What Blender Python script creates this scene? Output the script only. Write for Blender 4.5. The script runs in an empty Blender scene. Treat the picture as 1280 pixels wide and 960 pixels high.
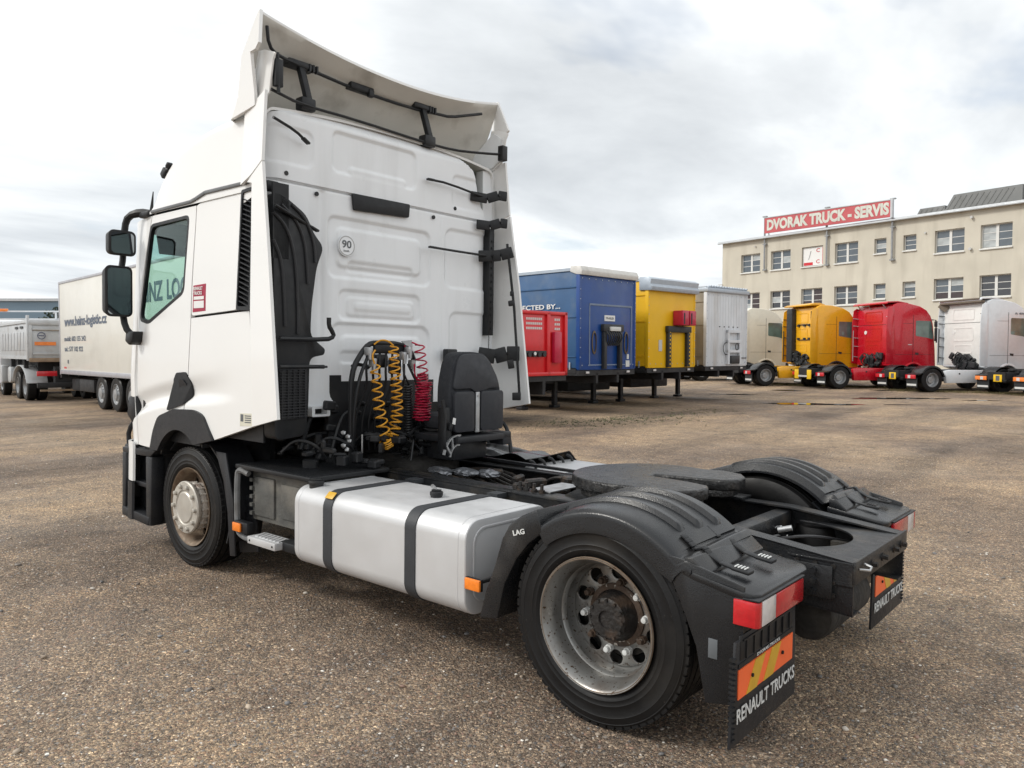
import bpy, bmesh, math, random
import numpy as np
from mathutils import Vector, Matrix
D = bpy.data; S = bpy.context.scene; COL = S.collection
PI = math.pi; rad = math.radians
random.seed(7); RNG = np.random.default_rng(7)

# ------------------------------------------------------------------ camera
YAW, PITCH, ROLL = -0.8647, -0.0413, 0.0011
EYE = Vector((-1.9283, 4.0156, 1.7067))
fw = Vector((math.cos(YAW)*math.cos(PITCH), math.sin(YAW)*math.cos(PITCH), math.sin(PITCH)))
r0 = Vector((math.sin(YAW), -math.cos(YAW), 0)); u0 = r0.cross(fw)
rt = r0*math.cos(ROLL) + u0*math.sin(ROLL); up = u0*math.cos(ROLL) - r0*math.sin(ROLL)
cd = D.cameras.new('camera'); cam = D.objects.new('camera', cd); COL.objects.link(cam)
cam.matrix_world = Matrix(((rt.x, up.x, -fw.x, EYE.x), (rt.y, up.y, -fw.y, EYE.y), (rt.z, up.z, -fw.z, EYE.z), (0, 0, 0, 1)))
cd.sensor_width = 36; cd.lens = 956.16/1280*36; cd.clip_start = 0.05; cd.clip_end = 3000
S.camera = cam
FW2 = Vector((math.cos(YAW), math.sin(YAW), 0)); RT2 = r0.copy()
def W(lat, dep, z=0.0):                       # metres right of / ahead of the standpoint -> world
    p = EYE + RT2*lat + FW2*dep; return Vector((p.x, p.y, z))
def heading(lat, dep):
    v = RT2*lat + FW2*dep; return math.atan2(v.y, v.x)

# ------------------------------------------------------------------ sky, sun, exposure
to_sun = (RT2*-0.93 + FW2*-0.20); to_sun.normalize()
SUN_EL = rad(40); sun_az = math.atan2(to_sun.y, to_sun.x)
world = D.worlds.new('World'); S.world = world; world.use_nodes = True
nt = world.node_tree; nt.nodes.clear(); N = nt.nodes.new; L = nt.links.new
sky = N('ShaderNodeTexSky'); sky.sky_type = 'NISHITA'; sky.sun_disc = False
sky.sun_elevation = SUN_EL; sky.sun_rotation = PI/2 - sun_az
bg1 = N('ShaderNodeBackground'); bg1.inputs[1].default_value = 0.10; L(sky.outputs[0], bg1.inputs[0])
tc = N('ShaderNodeTexCoord'); sp = N('ShaderNodeSeparateXYZ'); L(tc.outputs['Generated'], sp.inputs[0])
def mth(op, a, b=None, c=None, tree=None):
    n = (tree or nt).nodes.new('ShaderNodeMath'); n.operation = op
    for i, v in enumerate((a, b, c)):
        if v is None: continue
        if isinstance(v, (int, float)): n.inputs[i].default_value = v
        else: (tree or nt).links.new(v, n.inputs[i])
    return n.outputs[0]
zz = mth('ADD', mth('MAXIMUM', sp.outputs[2], 0.0), 0.13)
cx = N('ShaderNodeCombineXYZ'); L(mth('DIVIDE', sp.outputs[0], zz), cx.inputs[0]); L(mth('DIVIDE', sp.outputs[1], zz), cx.inputs[1])
def wnoise(scale, detail, rough, off, dist=0.0):
    mp = N('ShaderNodeMapping'); mp.inputs['Location'].default_value = off; mp.inputs['Rotation'].default_value = (0, 0, YAW)
    mp.inputs['Scale'].default_value = (1.0, 0.62, 1); L(cx.outputs[0], mp.inputs[0])
    n = N('ShaderNodeTexNoise'); n.inputs['Scale'].default_value = scale; n.inputs['Detail'].default_value = detail
    n.inputs['Roughness'].default_value = rough; n.inputs['Distortion'].default_value = dist; L(mp.outputs[0], n.inputs['Vector'])
    return n.outputs[0]
def wramp(fac, stops):
    r = N('ShaderNodeValToRGB'); e = r.color_ramp.elements
    while len(e) < len(stops): e.new(0.5)
    for i, (p, c) in enumerate(stops): e[i].position = p; e[i].color = (*c, 1)
    L(fac, r.inputs[0]); return r.outputs[0]
cl = wramp(wnoise(0.62, 7, 0.55, (1.7, 4.3, 0), 0.3), [(0.30, (0.46, 0.485, 0.51)), (0.41, (0.61, 0.635, 0.655)), (0.49, (0.77, 0.79, 0.795)), (0.55, (0.90, 0.905, 0.90)), (0.68, (0.99, 0.985, 0.97))])
hz = wramp(sp.outputs[2], [(0.0, (0.84, 0.86, 0.885)), (0.10, (0.88, 0.895, 0.91)), (0.3, (1, 1, 1)), (1.0, (1, 1, 1))])
mx = N('ShaderNodeMix'); mx.data_type = 'RGBA'; mx.blend_type = 'MULTIPLY'; mx.inputs[0].default_value = 1.0
L(cl, mx.inputs[6]); L(hz, mx.inputs[7])
bg2 = N('ShaderNodeBackground'); bg2.inputs[1].default_value = 1.02; L(mx.outputs[2], bg2.inputs[0])
gap = wramp(wnoise(1.3, 5, 0.55, (8.1, 2.2, 0)), [(0.0, (1, 1, 1)), (0.58, (1, 1, 1)), (0.68, (0.62, 0.62, 0.62)), (1, (0.5, 0.5, 0.5))])
ms = N('ShaderNodeMixShader'); L(gap, ms.inputs[0]); L(bg1.outputs[0], ms.inputs[1]); L(bg2.outputs[0], ms.inputs[2])
wo = N('ShaderNodeOutputWorld'); L(ms.outputs[0], wo.inputs[0])
sl = D.lights.new('sun', 'SUN'); sl.energy = 1.5; sl.angle = rad(12); sl.color = (1.0, 0.965, 0.90)
so = D.objects.new('sun', sl); COL.objects.link(so)
sd = Vector((to_sun.x*math.cos(SUN_EL), to_sun.y*math.cos(SUN_EL), math.sin(SUN_EL)))
so.rotation_euler = sd.to_track_quat('Z', 'Y').to_euler(); so.location = (0, 0, 30)
S.view_settings.view_transform = 'Standard'; S.view_settings.look = 'None'; S.view_settings.exposure = 0.52; S.view_settings.gamma = 1.0
S.render.engine = 'CYCLES'; S.render.resolution_x = 1024; S.render.resolution_y = 768

# ------------------------------------------------------------------ materials
MATS = {}
def mat(name, col, rough=0.5, metal=0.0, coat=0.0, var=0.12, vs=6.0, dirt=None, bump=None, drops=0.0, spec=0.5, trans=0.0, ior=1.45, emit=None, fleck=None):
    """procedural surface: base colour with soft variation, optional dirt (colour, scale, threshold, amount[, vertical stretch]),
    bump (scale, strength), drops = fine wet beads in roughness and bump, fleck = (colour, scale, threshold)"""
    m = D.materials.new(name); m.use_nodes = True; t = m.node_tree; t.nodes.clear()
    n = t.nodes.new; l = t.links.new
    b = n('ShaderNodeBsdfPrincipled'); o = n('ShaderNodeOutputMaterial'); l(b.outputs[0], o.inputs[0])
    c = n('ShaderNodeTexCoord').outputs['Object']
    def noise(scale, detail=4, stretch=None, off=0.0):
        v = c
        if stretch or off:
            mp = n('ShaderNodeMapping'); l(c, mp.inputs[0]); mp.inputs['Scale'].default_value = stretch or (1, 1, 1)
            mp.inputs['Location'].default_value = (off, off*.7, off*.3); v = mp.outputs[0]
        q = n('ShaderNodeTexNoise'); q.inputs['Scale'].default_value = scale; q.inputs['Detail'].default_value = detail; l(v, q.inputs['Vector'])
        return q.outputs[0]
    def ramp(f, a, bb, ca=(0, 0, 0), cb=(1, 1, 1)):
        r = n('ShaderNodeValToRGB'); e = r.color_ramp.elements; e[0].position = a; e[1].position = bb
        e[0].color = (*ca, 1); e[1].color = (*cb, 1); l(f, r.inputs[0]); return r.outputs[0]
    def mix(f, a, bb):
        q = n('ShaderNodeMix'); q.data_type = 'RGBA'
        if isinstance(f, float): q.inputs[0].default_value = f
        else: l(f, q.inputs[0])
        for i, v in ((6, a), (7, bb)):
            if isinstance(v, tuple): q.inputs[i].default_value = (*v, 1)
            else: l(v, q.inputs[i])
        return q.outputs[2]
    lo = tuple(x*(1-var) for x in col); hi = tuple(min(1, x*(1+var*.6)) for x in col)
    color = ramp(noise(vs), 0.3, 0.7, lo, hi)
    if dirt:
        dc, ds, th, am = dirt[:4]; st = dirt[4] if len(dirt) > 4 else None
        f = ramp(noise(ds, 7, st, 3.1), th, min(1, th+.28), (0, 0, 0), (am, am, am))
        color = mix(f, color, dc)
    if fleck:
        fc, fs, ft = fleck
        f = ramp(noise(fs, 3, None, 9.0), ft, min(1, ft+.05)); color = mix(f, color, fc)
    l(color, b.inputs['Base Color'])
    b.inputs['Metallic'].default_value = metal; b.inputs['IOR'].default_value = ior
    b.inputs['Specular IOR Level'].default_value = spec
    b.inputs['Coat Weight'].default_value = coat; b.inputs['Coat Roughness'].default_value = 0.06
    if trans: b.inputs['Transmission Weight'].default_value = trans
    if emit: b.inputs['Emission Color'].default_value = (*emit[0], 1); b.inputs['Emission Strength'].default_value = emit[1]
    rr = ramp(noise(vs*2.3, 5, None, 5.0), 0.25, 0.75, (max(.02, rough*.75),)*3, (min(1, rough*1.2),)*3)
    h = None
    if drops:
        v = n('ShaderNodeTexVoronoi'); v.inputs['Scale'].default_value = 85; l(c, v.inputs['Vector'])
        dm = ramp(v.outputs['Distance'], 0.16, 0.34, (1, 1, 1), (0, 0, 0))
        pm = ramp(noise(3.5, 4, None, 2.0), 0.38, 0.62)
        k = mth('MULTIPLY', dm, pm, tree=t); rr = mix(mth('MULTIPLY', k, drops, tree=t), rr, (.06, .06, .06)); h = k
    l(rr, b.inputs['Roughness'])
    if bump:
        q = noise(bump[0], 5); bp = n('ShaderNodeBump'); bp.inputs['Strength'].default_value = bump[1]; bp.inputs['Distance'].default_value = 0.01
        if h is not None: q = mth('ADD', q, mth('MULTIPLY', h, 0.6, tree=t), tree=t)
        l(q, bp.inputs['Height']); l(bp.outputs[0], b.inputs['Normal'])
    MATS[name] = m; return m
GR = (0.13, 0.115, 0.095)
white = mat('white paint', (0.79, 0.79, 0.78), .34, coat=.4, var=.02, vs=1.2)
white_skytint = mat('white paint tinted with sky blue', (0.80, 0.82, 0.84), .34, coat=.25, var=.03, vs=3, dirt=((.30, .29, .27), 2.6, .52, .26, (1.6, 1.6, .22)))  # same white as the cab, bluish sky light tinted in; streaks are dirt
beige_in = mat('bare spoiler inside', (0.66, 0.645, 0.60), .6, var=.08, vs=2.5, dirt=((.20, .175, .14), 3.4, .54, .75), bump=(60, .1))
dplast = mat('dark grey plastic', (0.017, 0.018, 0.021), .5, var=.18, vs=9, drops=.8, bump=(260, .07), dirt=((.09, .082, .07), 3.0, .56, .35))
bplast = mat('black plastic', (0.008, 0.009, 0.011), .5, var=.2, vs=8, bump=(200, .07), dirt=((.06, .055, .048), 4, .56, .4))
guard_m = mat('wet mudguard plastic', (0.011, 0.012, 0.014), .30, var=.25, vs=6, drops=1.0, bump=(170, .10), dirt=((.10, .092, .08), 3.5, .55, .35), spec=.6)
chas = mat('chassis black paint', (0.013, 0.014, 0.016), .42, var=.25, vs=9, drops=.7, bump=(90, .25), dirt=((.11, .09, .065), 6, .52, .5))
grease = mat('greasy black steel', (0.015, 0.015, 0.0155), .34, var=.35, vs=14, bump=(30, 1.0), drops=.5, dirt=((.10, .09, .08), 18, .5, .4))
dirtyb = mat('road grimed black', (0.018, 0.0165, 0.015), .8, var=.3, vs=10, bump=(40, .5), dirt=((.055, .048, .038), 6, .48, .6))
rubber = mat('tyre rubber', (0.007, 0.007, 0.0075), .52, var=.3, vs=5, bump=(60, .10), dirt=((.045, .039, .032), 2.2, .54, .4), fleck=((.05, .045, .04), 55, .70), spec=.35)
alu = mat('tank aluminium', (0.60, 0.605, 0.615), .42, metal=.35, var=.05, vs=3, dirt=((.20, .19, .18), 3.5, .58, .35), bump=(120, .05))
steel = mat('worn galvanised steel', (0.45, 0.46, 0.47), .45, metal=.7, var=.2, vs=12, dirt=((.12, .085, .06), 9, .52, .6))
rimm = mat('silver wheel paint with rust', (0.27, 0.27, 0.262), .34, metal=.7, var=.18, vs=3, dirt=((.12, .075, .045), 5.0, .50, .8), fleck=((.06, .035, .02), 75, .62), bump=(60, .06))
rust = mat('rusty hub steel', (0.075, 0.048, 0.032), .75, var=.4, vs=16, dirt=((.05, .04, .035), 12, .45, .8), bump=(50, .6), fleck=((.5, .47, .42), 30, .64))
rustw = mat('rust stained pale wheel paint', (0.50, 0.46, 0.41), .6, var=.2, vs=12, dirt=((.20, .09, .05), 11, .50, .85), bump=(50, .4))
hubdk = mat('greasy hub', (0.018, 0.016, 0.015), .55, var=.3, vs=20, bump=(50, .7), dirt=((.13, .08, .05), 12, .5, .6))
polish = mat('hub cover steel', (0.50, 0.47, 0.42), .45, metal=.35, var=.1, vs=9, dirt=((.30, .24, .18), 8, .55, .4))
rimedge = mat('rusty rim edge', (0.20, 0.15, 0.105), .6, metal=.3, var=.3, vs=20, dirt=((.10, .05, .03), 15, .45, .7))
strapm = mat('tank strap rubber', (0.035, 0.038, 0.043), .55, var=.12, bump=(100, .15))
yhose = mat('yellow air hose', (0.72, 0.34, 0.025), .38, var=.15, vs=20, dirt=((.2, .12, .03), 20, .55, .4))
rhose = mat('crimson air hose', (0.42, 0.01, 0.045), .35, var=.15, vs=20)
khose = mat('black cable', (0.02, 0.02, 0.022), .4, var=.2)
orange = mat('orange marker lens', (0.85, 0.22, 0.02), .25, coat=.4, var=.15, vs=40)
redl = mat('red lamp lens', (0.50, 0.012, 0.018), .15, coat=.8, var=.18, vs=25, bump=(200, .1))
whl = mat('clear lamp lens', (0.62, 0.60, 0.60), .15, coat=.8, var=.12, vs=30)
refor = mat('fluorescent orange board', (0.90, 0.15, 0.04), .45, var=.06)
refye = mat('amber reflector stripe', (0.62, 0.36, 0.03), .4, var=.08, vs=20)
ltext = mat('pale printed lettering', (0.62, 0.63, 0.62), .6, var=.1, vs=30)
wdec = mat('white decal', (0.75, 0.75, 0.74), .5, var=.03)
rdec = mat('maroon sticker', (0.33, 0.012, 0.045), .45, var=.08)
ddec = mat('grey decal print', (0.11, 0.12, 0.13), .5, var=.05)
bluecl = mat('bright blue plastic', (0.02, 0.24, 0.62), .4)
seatf = mat('charcoal seat fabric', (0.022, 0.024, 0.029), .85, var=.12, vs=14, bump=(300, .35))
seatp = mat('seat back plastic', (0.026, 0.028, 0.034), .55, var=.1, vs=10, bump=(200, .15))
foil = mat('crumpled wet foil', (0.20, 0.21, 0.23), .35, metal=.6, var=.35, vs=12, bump=(25, .9))
glossb = mat('wet black sheet', (0.012, 0.0125, 0.014), .30, coat=.2, var=.3, vs=5, bump=(14, .5))
mirg = mat('mirror glass', (0.30, 0.33, 0.35), .02, metal=1.0, var=.02)
def glass(name, tint, rough=0.0, mixf=0.13):
    m = D.materials.new(name); m.use_nodes = True; t = m.node_tree; t.nodes.clear()
    tr = t.nodes.new('ShaderNodeBsdfTransparent'); tr.inputs[0].default_value = (*tint, 1)
    gl = t.nodes.new('ShaderNodeBsdfGlossy'); gl.inputs[1].default_value = rough; gl.inputs[0].default_value = (.9, .95, .95, 1)
    fr = t.nodes.new('ShaderNodeLayerWeight'); fr.inputs[0].default_value = .5
    ad = mth('ADD', mth('MULTIPLY', mth('POWER', fr.outputs[1], 5.0, tree=t), .8, tree=t), mixf-.015, tree=t)
    mxs = t.nodes.new('ShaderNodeMixShader'); o = t.nodes.new('ShaderNodeOutputMaterial')
    t.links.new(ad, mxs.inputs[0]); t.links.new(tr.outputs[0], mxs.inputs[1]); t.links.new(gl.outputs[0], mxs.inputs[2]); t.links.new(mxs.outputs[0], o.inputs[0])
    return m
cabglass = glass('tinted cab glass', (0.82, 0.93, 0.90), 0, .04)
darkglass = mat('dark window glass', (0.035, 0.05, 0.055), .06, coat=.8, var=.4, vs=3, spec=.8)

# ------------------------------------------------------------------ mesh helpers
AX = {'x': 0, 'y': 1, 'z': 2}
def to3(axis, a, p):
    if axis == 'x': return Vector((a, p[0], p[1]))
    if axis == 'y': return Vector((p[0], a, p[1]))
    return Vector((p[0], p[1], a))
def frame_to(d):
    d = Vector(d).normalized(); return d.to_track_quat('Z', 'Y').to_matrix()
def inset(poly, d):
    """move a closed 2-D outline inwards (d>0) by d"""
    n = len(poly); ar = sum(poly[i][0]*poly[(i+1) % n][1]-poly[(i+1) % n][0]*poly[i][1] for i in range(n)); s = 1 if ar > 0 else -1
    out = []
    for i in range(n):
        a = Vector(poly[i-1]); b = Vector(poly[i]); c = Vector(poly[(i+1) % n])
        e1 = (b-a).normalized(); e2 = (c-b).normalized(); n1 = Vector((-e1.y, e1.x))*s; n2 = Vector((-e2.y, e2.x))*s
        k = (n1+n2); k = k/max(.3, k.dot(n1)); out.append((b.x+k.x*d, b.y+k.y*d))
    return out
def rrect(a0, a1, b0, b1, r, n=5):
    pts = []
    for (cx_, cy_, s) in ((a1-r, b1-r, 0), (a0+r, b1-r, 1), (a0+r, b0+r, 2), (a1-r, b0+r, 3)):
        for k in range(n+1):
            an = (s + k/n)*PI/2; pts.append((cx_+r*math.cos(an), cy_+r*math.sin(an)))
    return pts
class MB:
    def __init__(s): s.bm = bmesh.new(); s.mi = 0
    def _add(s, t, M=None):
        if M is not None: bmesh.ops.transform(t, matrix=M, verts=t.verts)
        bmesh.ops.recalc_face_normals(t, faces=t.faces)
        for f in t.faces: f.material_index = s.mi
        me = D.meshes.new('t'); t.to_mesh(me); t.free(); s.bm.from_mesh(me); D.meshes.remove(me); return s
    def box(s, c, size, rot=None, bev=0.0, seg=2):
        t = bmesh.new(); bmesh.ops.create_cube(t, size=1); bmesh.ops.scale(t, vec=size, verts=t.verts)
        if bev: bmesh.ops.bevel(t, geom=t.edges[:], offset=bev, segments=seg, profile=.5, affect='EDGES')
        M = Matrix.Translation(c)
        if rot is not None:
            R = rot.to_4x4() if isinstance(rot, Matrix) else (Matrix.Rotation(rot[2], 4, 'Z') @ Matrix.Rotation(rot[1], 4, 'Y') @ Matrix.Rotation(rot[0], 4, 'X'))
            M = M @ R
        return s._add(t, M)
    def bb(s, x0, x1, y0, y1, z0, z1, bev=0.0, seg=2):
        return s.box(((x0+x1)/2, (y0+y1)/2, (z0+z1)/2), (abs(x1-x0), abs(y1-y0), abs(z1-z0)), None, bev, seg)
    def bar(s, p0, p1, w, h, bev=0.0):
        p0 = Vector(p0); p1 = Vector(p1); d = p1-p0
        x = d.normalized(); upv = Vector((0, 0, 1)) if abs(x.z) < .95 else Vector((0, 1, 0))
        y = upv.cross(x).normalized(); z = x.cross(y)
        R = Matrix((x, y, z)).transposed()
        return s.box((p0+p1)/2, (d.length, w, h), R, bev)
    def cyl(s, p0, p1, r, r1=None, n=20, bev=0.0):
        p0 = Vector(p0); p1 = Vector(p1); d = p1-p0
        t = bmesh.new(); bmesh.ops.create_cone(t, cap_ends=True, segments=n, radius1=r, radius2=r if r1 is None else r1, depth=d.length)
        if bev: bmesh.ops.bevel(t, geom=[e for e in t.edges if len(e.link_faces) == 2 and any(len(f.verts) > 4 for f in e.link_faces)], offset=bev, segments=2, profile=.5, affect='EDGES')
        return s._add(t, Matrix.Translation((p0+p1)/2) @ frame_to(d).to_4x4())
    def tube(s, pts, r, n=7, sub=0, closed=False):
        pts = [Vector(p) for p in pts]
        for _ in range(sub):
            q = [pts[0]]
            for a, b in zip(pts, pts[1:]): q += [a.lerp(b, .25), a.lerp(b, .75)]
            pts = q + [pts[-1]]
        t = bmesh.new(); rings = []; prev = None
        for i, p in enumerate(pts):
            a = pts[max(0, i-1)]; b = pts[min(len(pts)-1, i+1)]; d = (b-a).normalized()
            if prev is None:
                x = d.orthogonal().normalized()
            else:
                x = (prev - d*prev.dot(d)).normalized()
            prev = x; y = d.cross(x); rr = r[min(len(r)-1, int(round(i*(len(r)-1)/(len(pts)-1))))] if isinstance(r, (list, tuple)) else r
            rings.append([t.verts.new(p + (x*math.cos(2*PI*k/n) + y*math.sin(2*PI*k/n))*rr) for k in range(n)])
        for a, b in zip(rings, rings[1:]):
            for k in range(n): t.faces.new((a[k], a[(k+1) % n], b[(k+1) % n], b[k]))
        t.faces.new(rings[0][::-1]); t.faces.new(rings[-1])
        return s._add(t)
    def prism(s, poly, axis, a0, a1, bev=0.0, holes=(), seg=2):
        t = bmesh.new()
        if not holes:
            t.faces.new([t.verts.new(to3(axis, a0, p)) for p in poly])
        else:
            ed = []
            for lp in [poly]+list(holes):
                vs = [t.verts.new(to3(axis, a0, p)) for p in lp]
                ed += [t.edges.new((vs[i], vs[(i+1) % len(vs)])) for i in range(len(vs))]
            bmesh.ops.triangle_fill(t, use_beauty=True, use_dissolve=False, edges=ed)
        r = bmesh.ops.extrude_face_region(t, geom=t.faces[:])
        vs = [g for g in r['geom'] if isinstance(g, bmesh.types.BMVert)]
        v = [0, 0, 0]; v[AX[axis]] = a1-a0; bmesh.ops.translate(t, vec=v, verts=vs)
        if bev:
            bmesh.ops.recalc_face_normals(t, faces=t.faces)
            es = [e for e in t.edges if len(e.link_faces) == 2 and e.calc_face_angle() > .3]
            bmesh.ops.bevel(t, geom=es, offset=bev, segments=seg, profile=.5, affect='EDGES', clamp_overlap=True)
        return s._add(t)
    def lathe(s, prof, c, axis='y', n=48, a0=0, a1=2*PI, close=False):
        """prof = (radius, position along axis)"""
        t = bmesh.new(); full = abs(a1-a0-2*PI) < 1e-6; m = n if full else n+1; rings = []
        for k in range(m):
            an = a0+(a1-a0)*k/n; ca, sa = math.cos(an), math.sin(an); row = []
            for (r, h) in prof:
                o = (r*ca, h, r*sa) if axis == 'y' else ((h, r*ca, r*sa) if axis == 'x' else (r*ca, r*sa, h))
                row.append(t.verts.new(Vector(c)+Vector(o)))
            rings.append(row)
        for k in range(n):
            A = rings[k]; B = rings[(k+1) % m]
            for j in range(len(prof) - (0 if close else 1)):
                j2 = (j+1) % len(prof)
                vs = [A[j], A[j2], B[j2], B[j]]
                t.faces.new(vs)
        bmesh.ops.remove_doubles(t, verts=t.verts, dist=1e-6)
        return s._add(t)
    def surf(s, fn, nu, nv, thick=None, keep=None):
        """fn(i/nu, j/nv) -> point; thick = vector offset for the back skin (closed solid)"""
        t = bmesh.new()
        F = [[t.verts.new(fn(i/nu, j/nv)) for j in range(nv+1)] for i in range(nu+1)]
        quads = [(i, j) for i in range(nu) for j in range(nv) if keep is None or keep((i+.5)/nu, (j+.5)/nv)]
        for i, j in quads: t.faces.new((F[i][j], F[i+1][j], F[i+1][j+1], F[i][j+1]))
        if thick is not None:
            r = bmesh.ops.extrude_face_region(t, geom=t.faces[:])
            vs = [g for g in r['geom'] if isinstance(g, bmesh.types.BMVert)]
            if callable(thick):
                for v in vs: v.co += thick(v.co)
            else: bmesh.ops.translate(t, vec=thick, verts=vs)
        bmesh.ops.delete(t, geom=[v for v in t.verts if not v.link_faces], context='VERTS')
        return s._add(t)
    def ball(s, c, r, sub=2, scale=(1, 1, 1), jit=0):
        t = bmesh.new(); bmesh.ops.create_icosphere(t, subdivisions=sub, radius=r)
        for v in t.verts:
            if jit: v.co *= 1+random.uniform(-jit, jit)
            v.co = Vector((v.co.x*scale[0], v.co.y*scale[1], v.co.z*scale[2]))
        return s._add(t, Matrix.Translation(c))
    def mesh(s, name, ang=35):
        me = D.meshes.new(name); s.bm.to_mesh(me); s.bm.free()
        me.polygons.foreach_set('use_smooth', [True]*len(me.polygons)); me.set_sharp_from_angle(angle=rad(ang)); return me
def put(name, me, mats, parent=None, loc=None):
    if not isinstance(mats, (list, tuple)): mats = [mats]
    if len(me.materials) == 0:
        for m in mats: me.materials.append(m)
    o = D.objects.new(name, me); COL.objects.link(o)
    for i_, m_ in enumerate(mats):
        if me.materials[i_] is not m_: o.material_slots[i_].link = 'OBJECT'; o.material_slots[i_].material = m_
    if parent is not None: o.parent = parent
    if loc is not None: o.location = loc
    return o
SPLIT = {'fixing_recess', 'corner_post', 'weld_seam', 'rear_bracket', 'mounting_plate', 'mounting_bolt', 'bare_metal_shim', 'wall_bracket', 'spoiler_plate', 'hose_coupling',
         'spoiler_frame', 'plate_hole', 'rivet_mark', 'dark_slot', 'side_window', 'red_print', 'sign_bracket', 'sawtooth_roof', 'wall_fitting', 'reflector', 'rib', 'mirror_arm', 'frame_cover', 'landing_leg'}
def islands(bm, gap=.02):
    """loose pieces of a bmesh, touching or near ones counted together"""
    left = set(bm.verts); comps = []
    while left:
        st = [left.pop()]; cur = list(st)
        while st:
            v = st.pop()
            for e in v.link_edges:
                w = e.other_vert(v)
                if w in left: left.discard(w); st.append(w); cur.append(w)
        lo = [min(v.co[i] for v in cur) for i in range(3)]; hi = [max(v.co[i] for v in cur) for i in range(3)]; comps.append([cur, lo, hi])
    merged = True
    while merged:
        merged = False
        for i in range(len(comps)):
            for j in range(i+1, len(comps)):
                a, b = comps[i], comps[j]
                if all(a[1][k]-gap < b[2][k] and b[1][k]-gap < a[2][k] for k in range(3)):
                    a[0] += b[0]; a[1] = [min(p, q) for p, q in zip(a[1], b[1])]; a[2] = [max(p, q) for p, q in zip(a[2], b[2])]; comps.pop(j); merged = True; break
            if merged: break
    return [c[0] for c in comps]
def part(name, mb, mats, parent=None, label=None, ang=35):
    if name in SPLIT:
        cs = islands(mb.bm)
        if len(cs) > 1:
            num = {}
            for k, c in enumerate(cs):
                for v in c: num[v.index if False else v] = k
            first = None
            mb.bm.verts.index_update(); code = {v.index: num[v] for v in mb.bm.verts}
            for k in range(len(cs)):
                b = mb.bm.copy(); b.verts.ensure_lookup_table()
                bmesh.ops.delete(b, geom=[v for v in b.verts if code[v.index] != k], context='VERTS')
                m2 = MB.__new__(MB); m2.bm = b; m2.mi = 0; o = put(name, m2.mesh(name, ang), mats, parent); first = first or o
            mb.bm.free()
            if label: first['label'] = label
            return first
    o = put(name, mb.mesh(name, ang), mats, parent)
    if label: o['label'] = label
    return o
def tag(o, label, cat=None, group=None, kind=None):
    if label: o['label'] = label
    if cat: o['category'] = cat
    if group: o['group'] = group
    if kind: o['kind'] = kind
    return o
def thing(name, label, cat, loc=(0, 0, 0), rz=0.0, group=None):
    o = D.objects.new(name, None); COL.objects.link(o); o.location = loc; o.rotation_euler = (0, 0, rz); o.empty_display_size = .3
    return tag(o, label, cat, group)
def boolean(A, B, op):
    a = D.objects.new('a', A); b = D.objects.new('b', B); COL.objects.link(a); COL.objects.link(b)
    m = a.modifiers.new('m', 'BOOLEAN'); m.operation = op; m.object = b; m.solver = 'EXACT'
    dg = bpy.context.evaluated_depsgraph_get(); me = D.meshes.new_from_object(a.evaluated_get(dg))
    D.objects.remove(a); D.objects.remove(b); return me
def finish(me, ang=30):
    me.polygons.foreach_set('use_smooth', [True]*len(me.polygons)); me.set_sharp_from_angle(angle=rad(ang)); return me
def flipy(me):
    m = me.copy(); m.transform(Matrix.Scale(-1, 4, (0, 1, 0))); m.flip_normals(); return m
def text(body, name, parent, m, origin, right, upv, height, width=None, depth=.0015, bold=0.0, italic=0.0):
    """lettering as thin geometry: origin = lower-left corner, right/up unit directions"""
    cu = D.curves.new('txt', 'FONT'); cu.body = body; cu.size = 1; cu.extrude = .5; cu.offset = bold; cu.shear = italic; cu.resolution_u = 3
    to = D.objects.new('txt', cu); COL.objects.link(to)
    dg = bpy.context.evaluated_depsgraph_get(); me = D.meshes.new_from_object(to.evaluated_get(dg)); D.objects.remove(to); D.curves.remove(cu)
    co = np.empty(len(me.vertices)*3); me.vertices.foreach_get('co', co); co = co.reshape(-1, 3)
    lo = co.min(0); hi = co.max(0); sy = height/(hi[1]-lo[1]); sx = sy if width is None else width/(hi[0]-lo[0])
    right = Vector(right).normalized(); upv = Vector(upv).normalized(); nrm = right.cross(upv)
    P = (co[:, :1]-lo[0])*sx*np.array(right) + (co[:, 1:2]-lo[1])*sy*np.array(upv) + (co[:, 2:3]+.5)*depth*np.array(nrm) + np.array(Vector(origin))
    me.vertices.foreach_set('co', P.ravel()); me.update(); me.materials.clear()
    return put(name, me, m, parent)

# ------------------------------------------------------------------ ground
def rise(x, y):
    dx, dy = x-EYE.x, y-EYE.y; la = dx*RT2.x+dy*RT2.y; de = dx*FW2.x+dy*FW2.y
    a = np.clip((de-25)/24, 0, 1); b = np.clip((la-2)/7, 0, 1); return .27*a*a*(3-2*a)*b
def gz(x, y):
    d = math.hypot(x-1.6, y); f = 1-min(1, max(0, (d-5.0)/7.0)); f = f*f*(3-2*f)
    return (0.0102*y+0.0075*x)*f + float(rise(x, y))
def gz_np(x, y):
    d = np.hypot(x-1.6, y); f = 1-np.clip((d-5.0)/7.0, 0, 1); f = f*f*(3-2*f)
    return (0.0102*y+0.0075*x)*f + rise(x, y)
def axis_steps(lo, hi):
    a = list(np.arange(-8, 12, .2)); x = 12.0; st = .3
    while x < hi: a.append(x); x += st; st *= 1.06
    b = []; x = -8.2; st = .3
    while x > lo: b.append(x); x -= st; st *= 1.06
    return np.array(sorted(b)+a+[hi])
gx = axis_steps(-900, 900); gy = gx.copy()
X, Y = np.meshgrid(gx, gy, indexing='ij'); Z = gz_np(X, Y)
nx, ny = X.shape; idx = np.arange(nx*ny).reshape(nx, ny)
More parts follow.
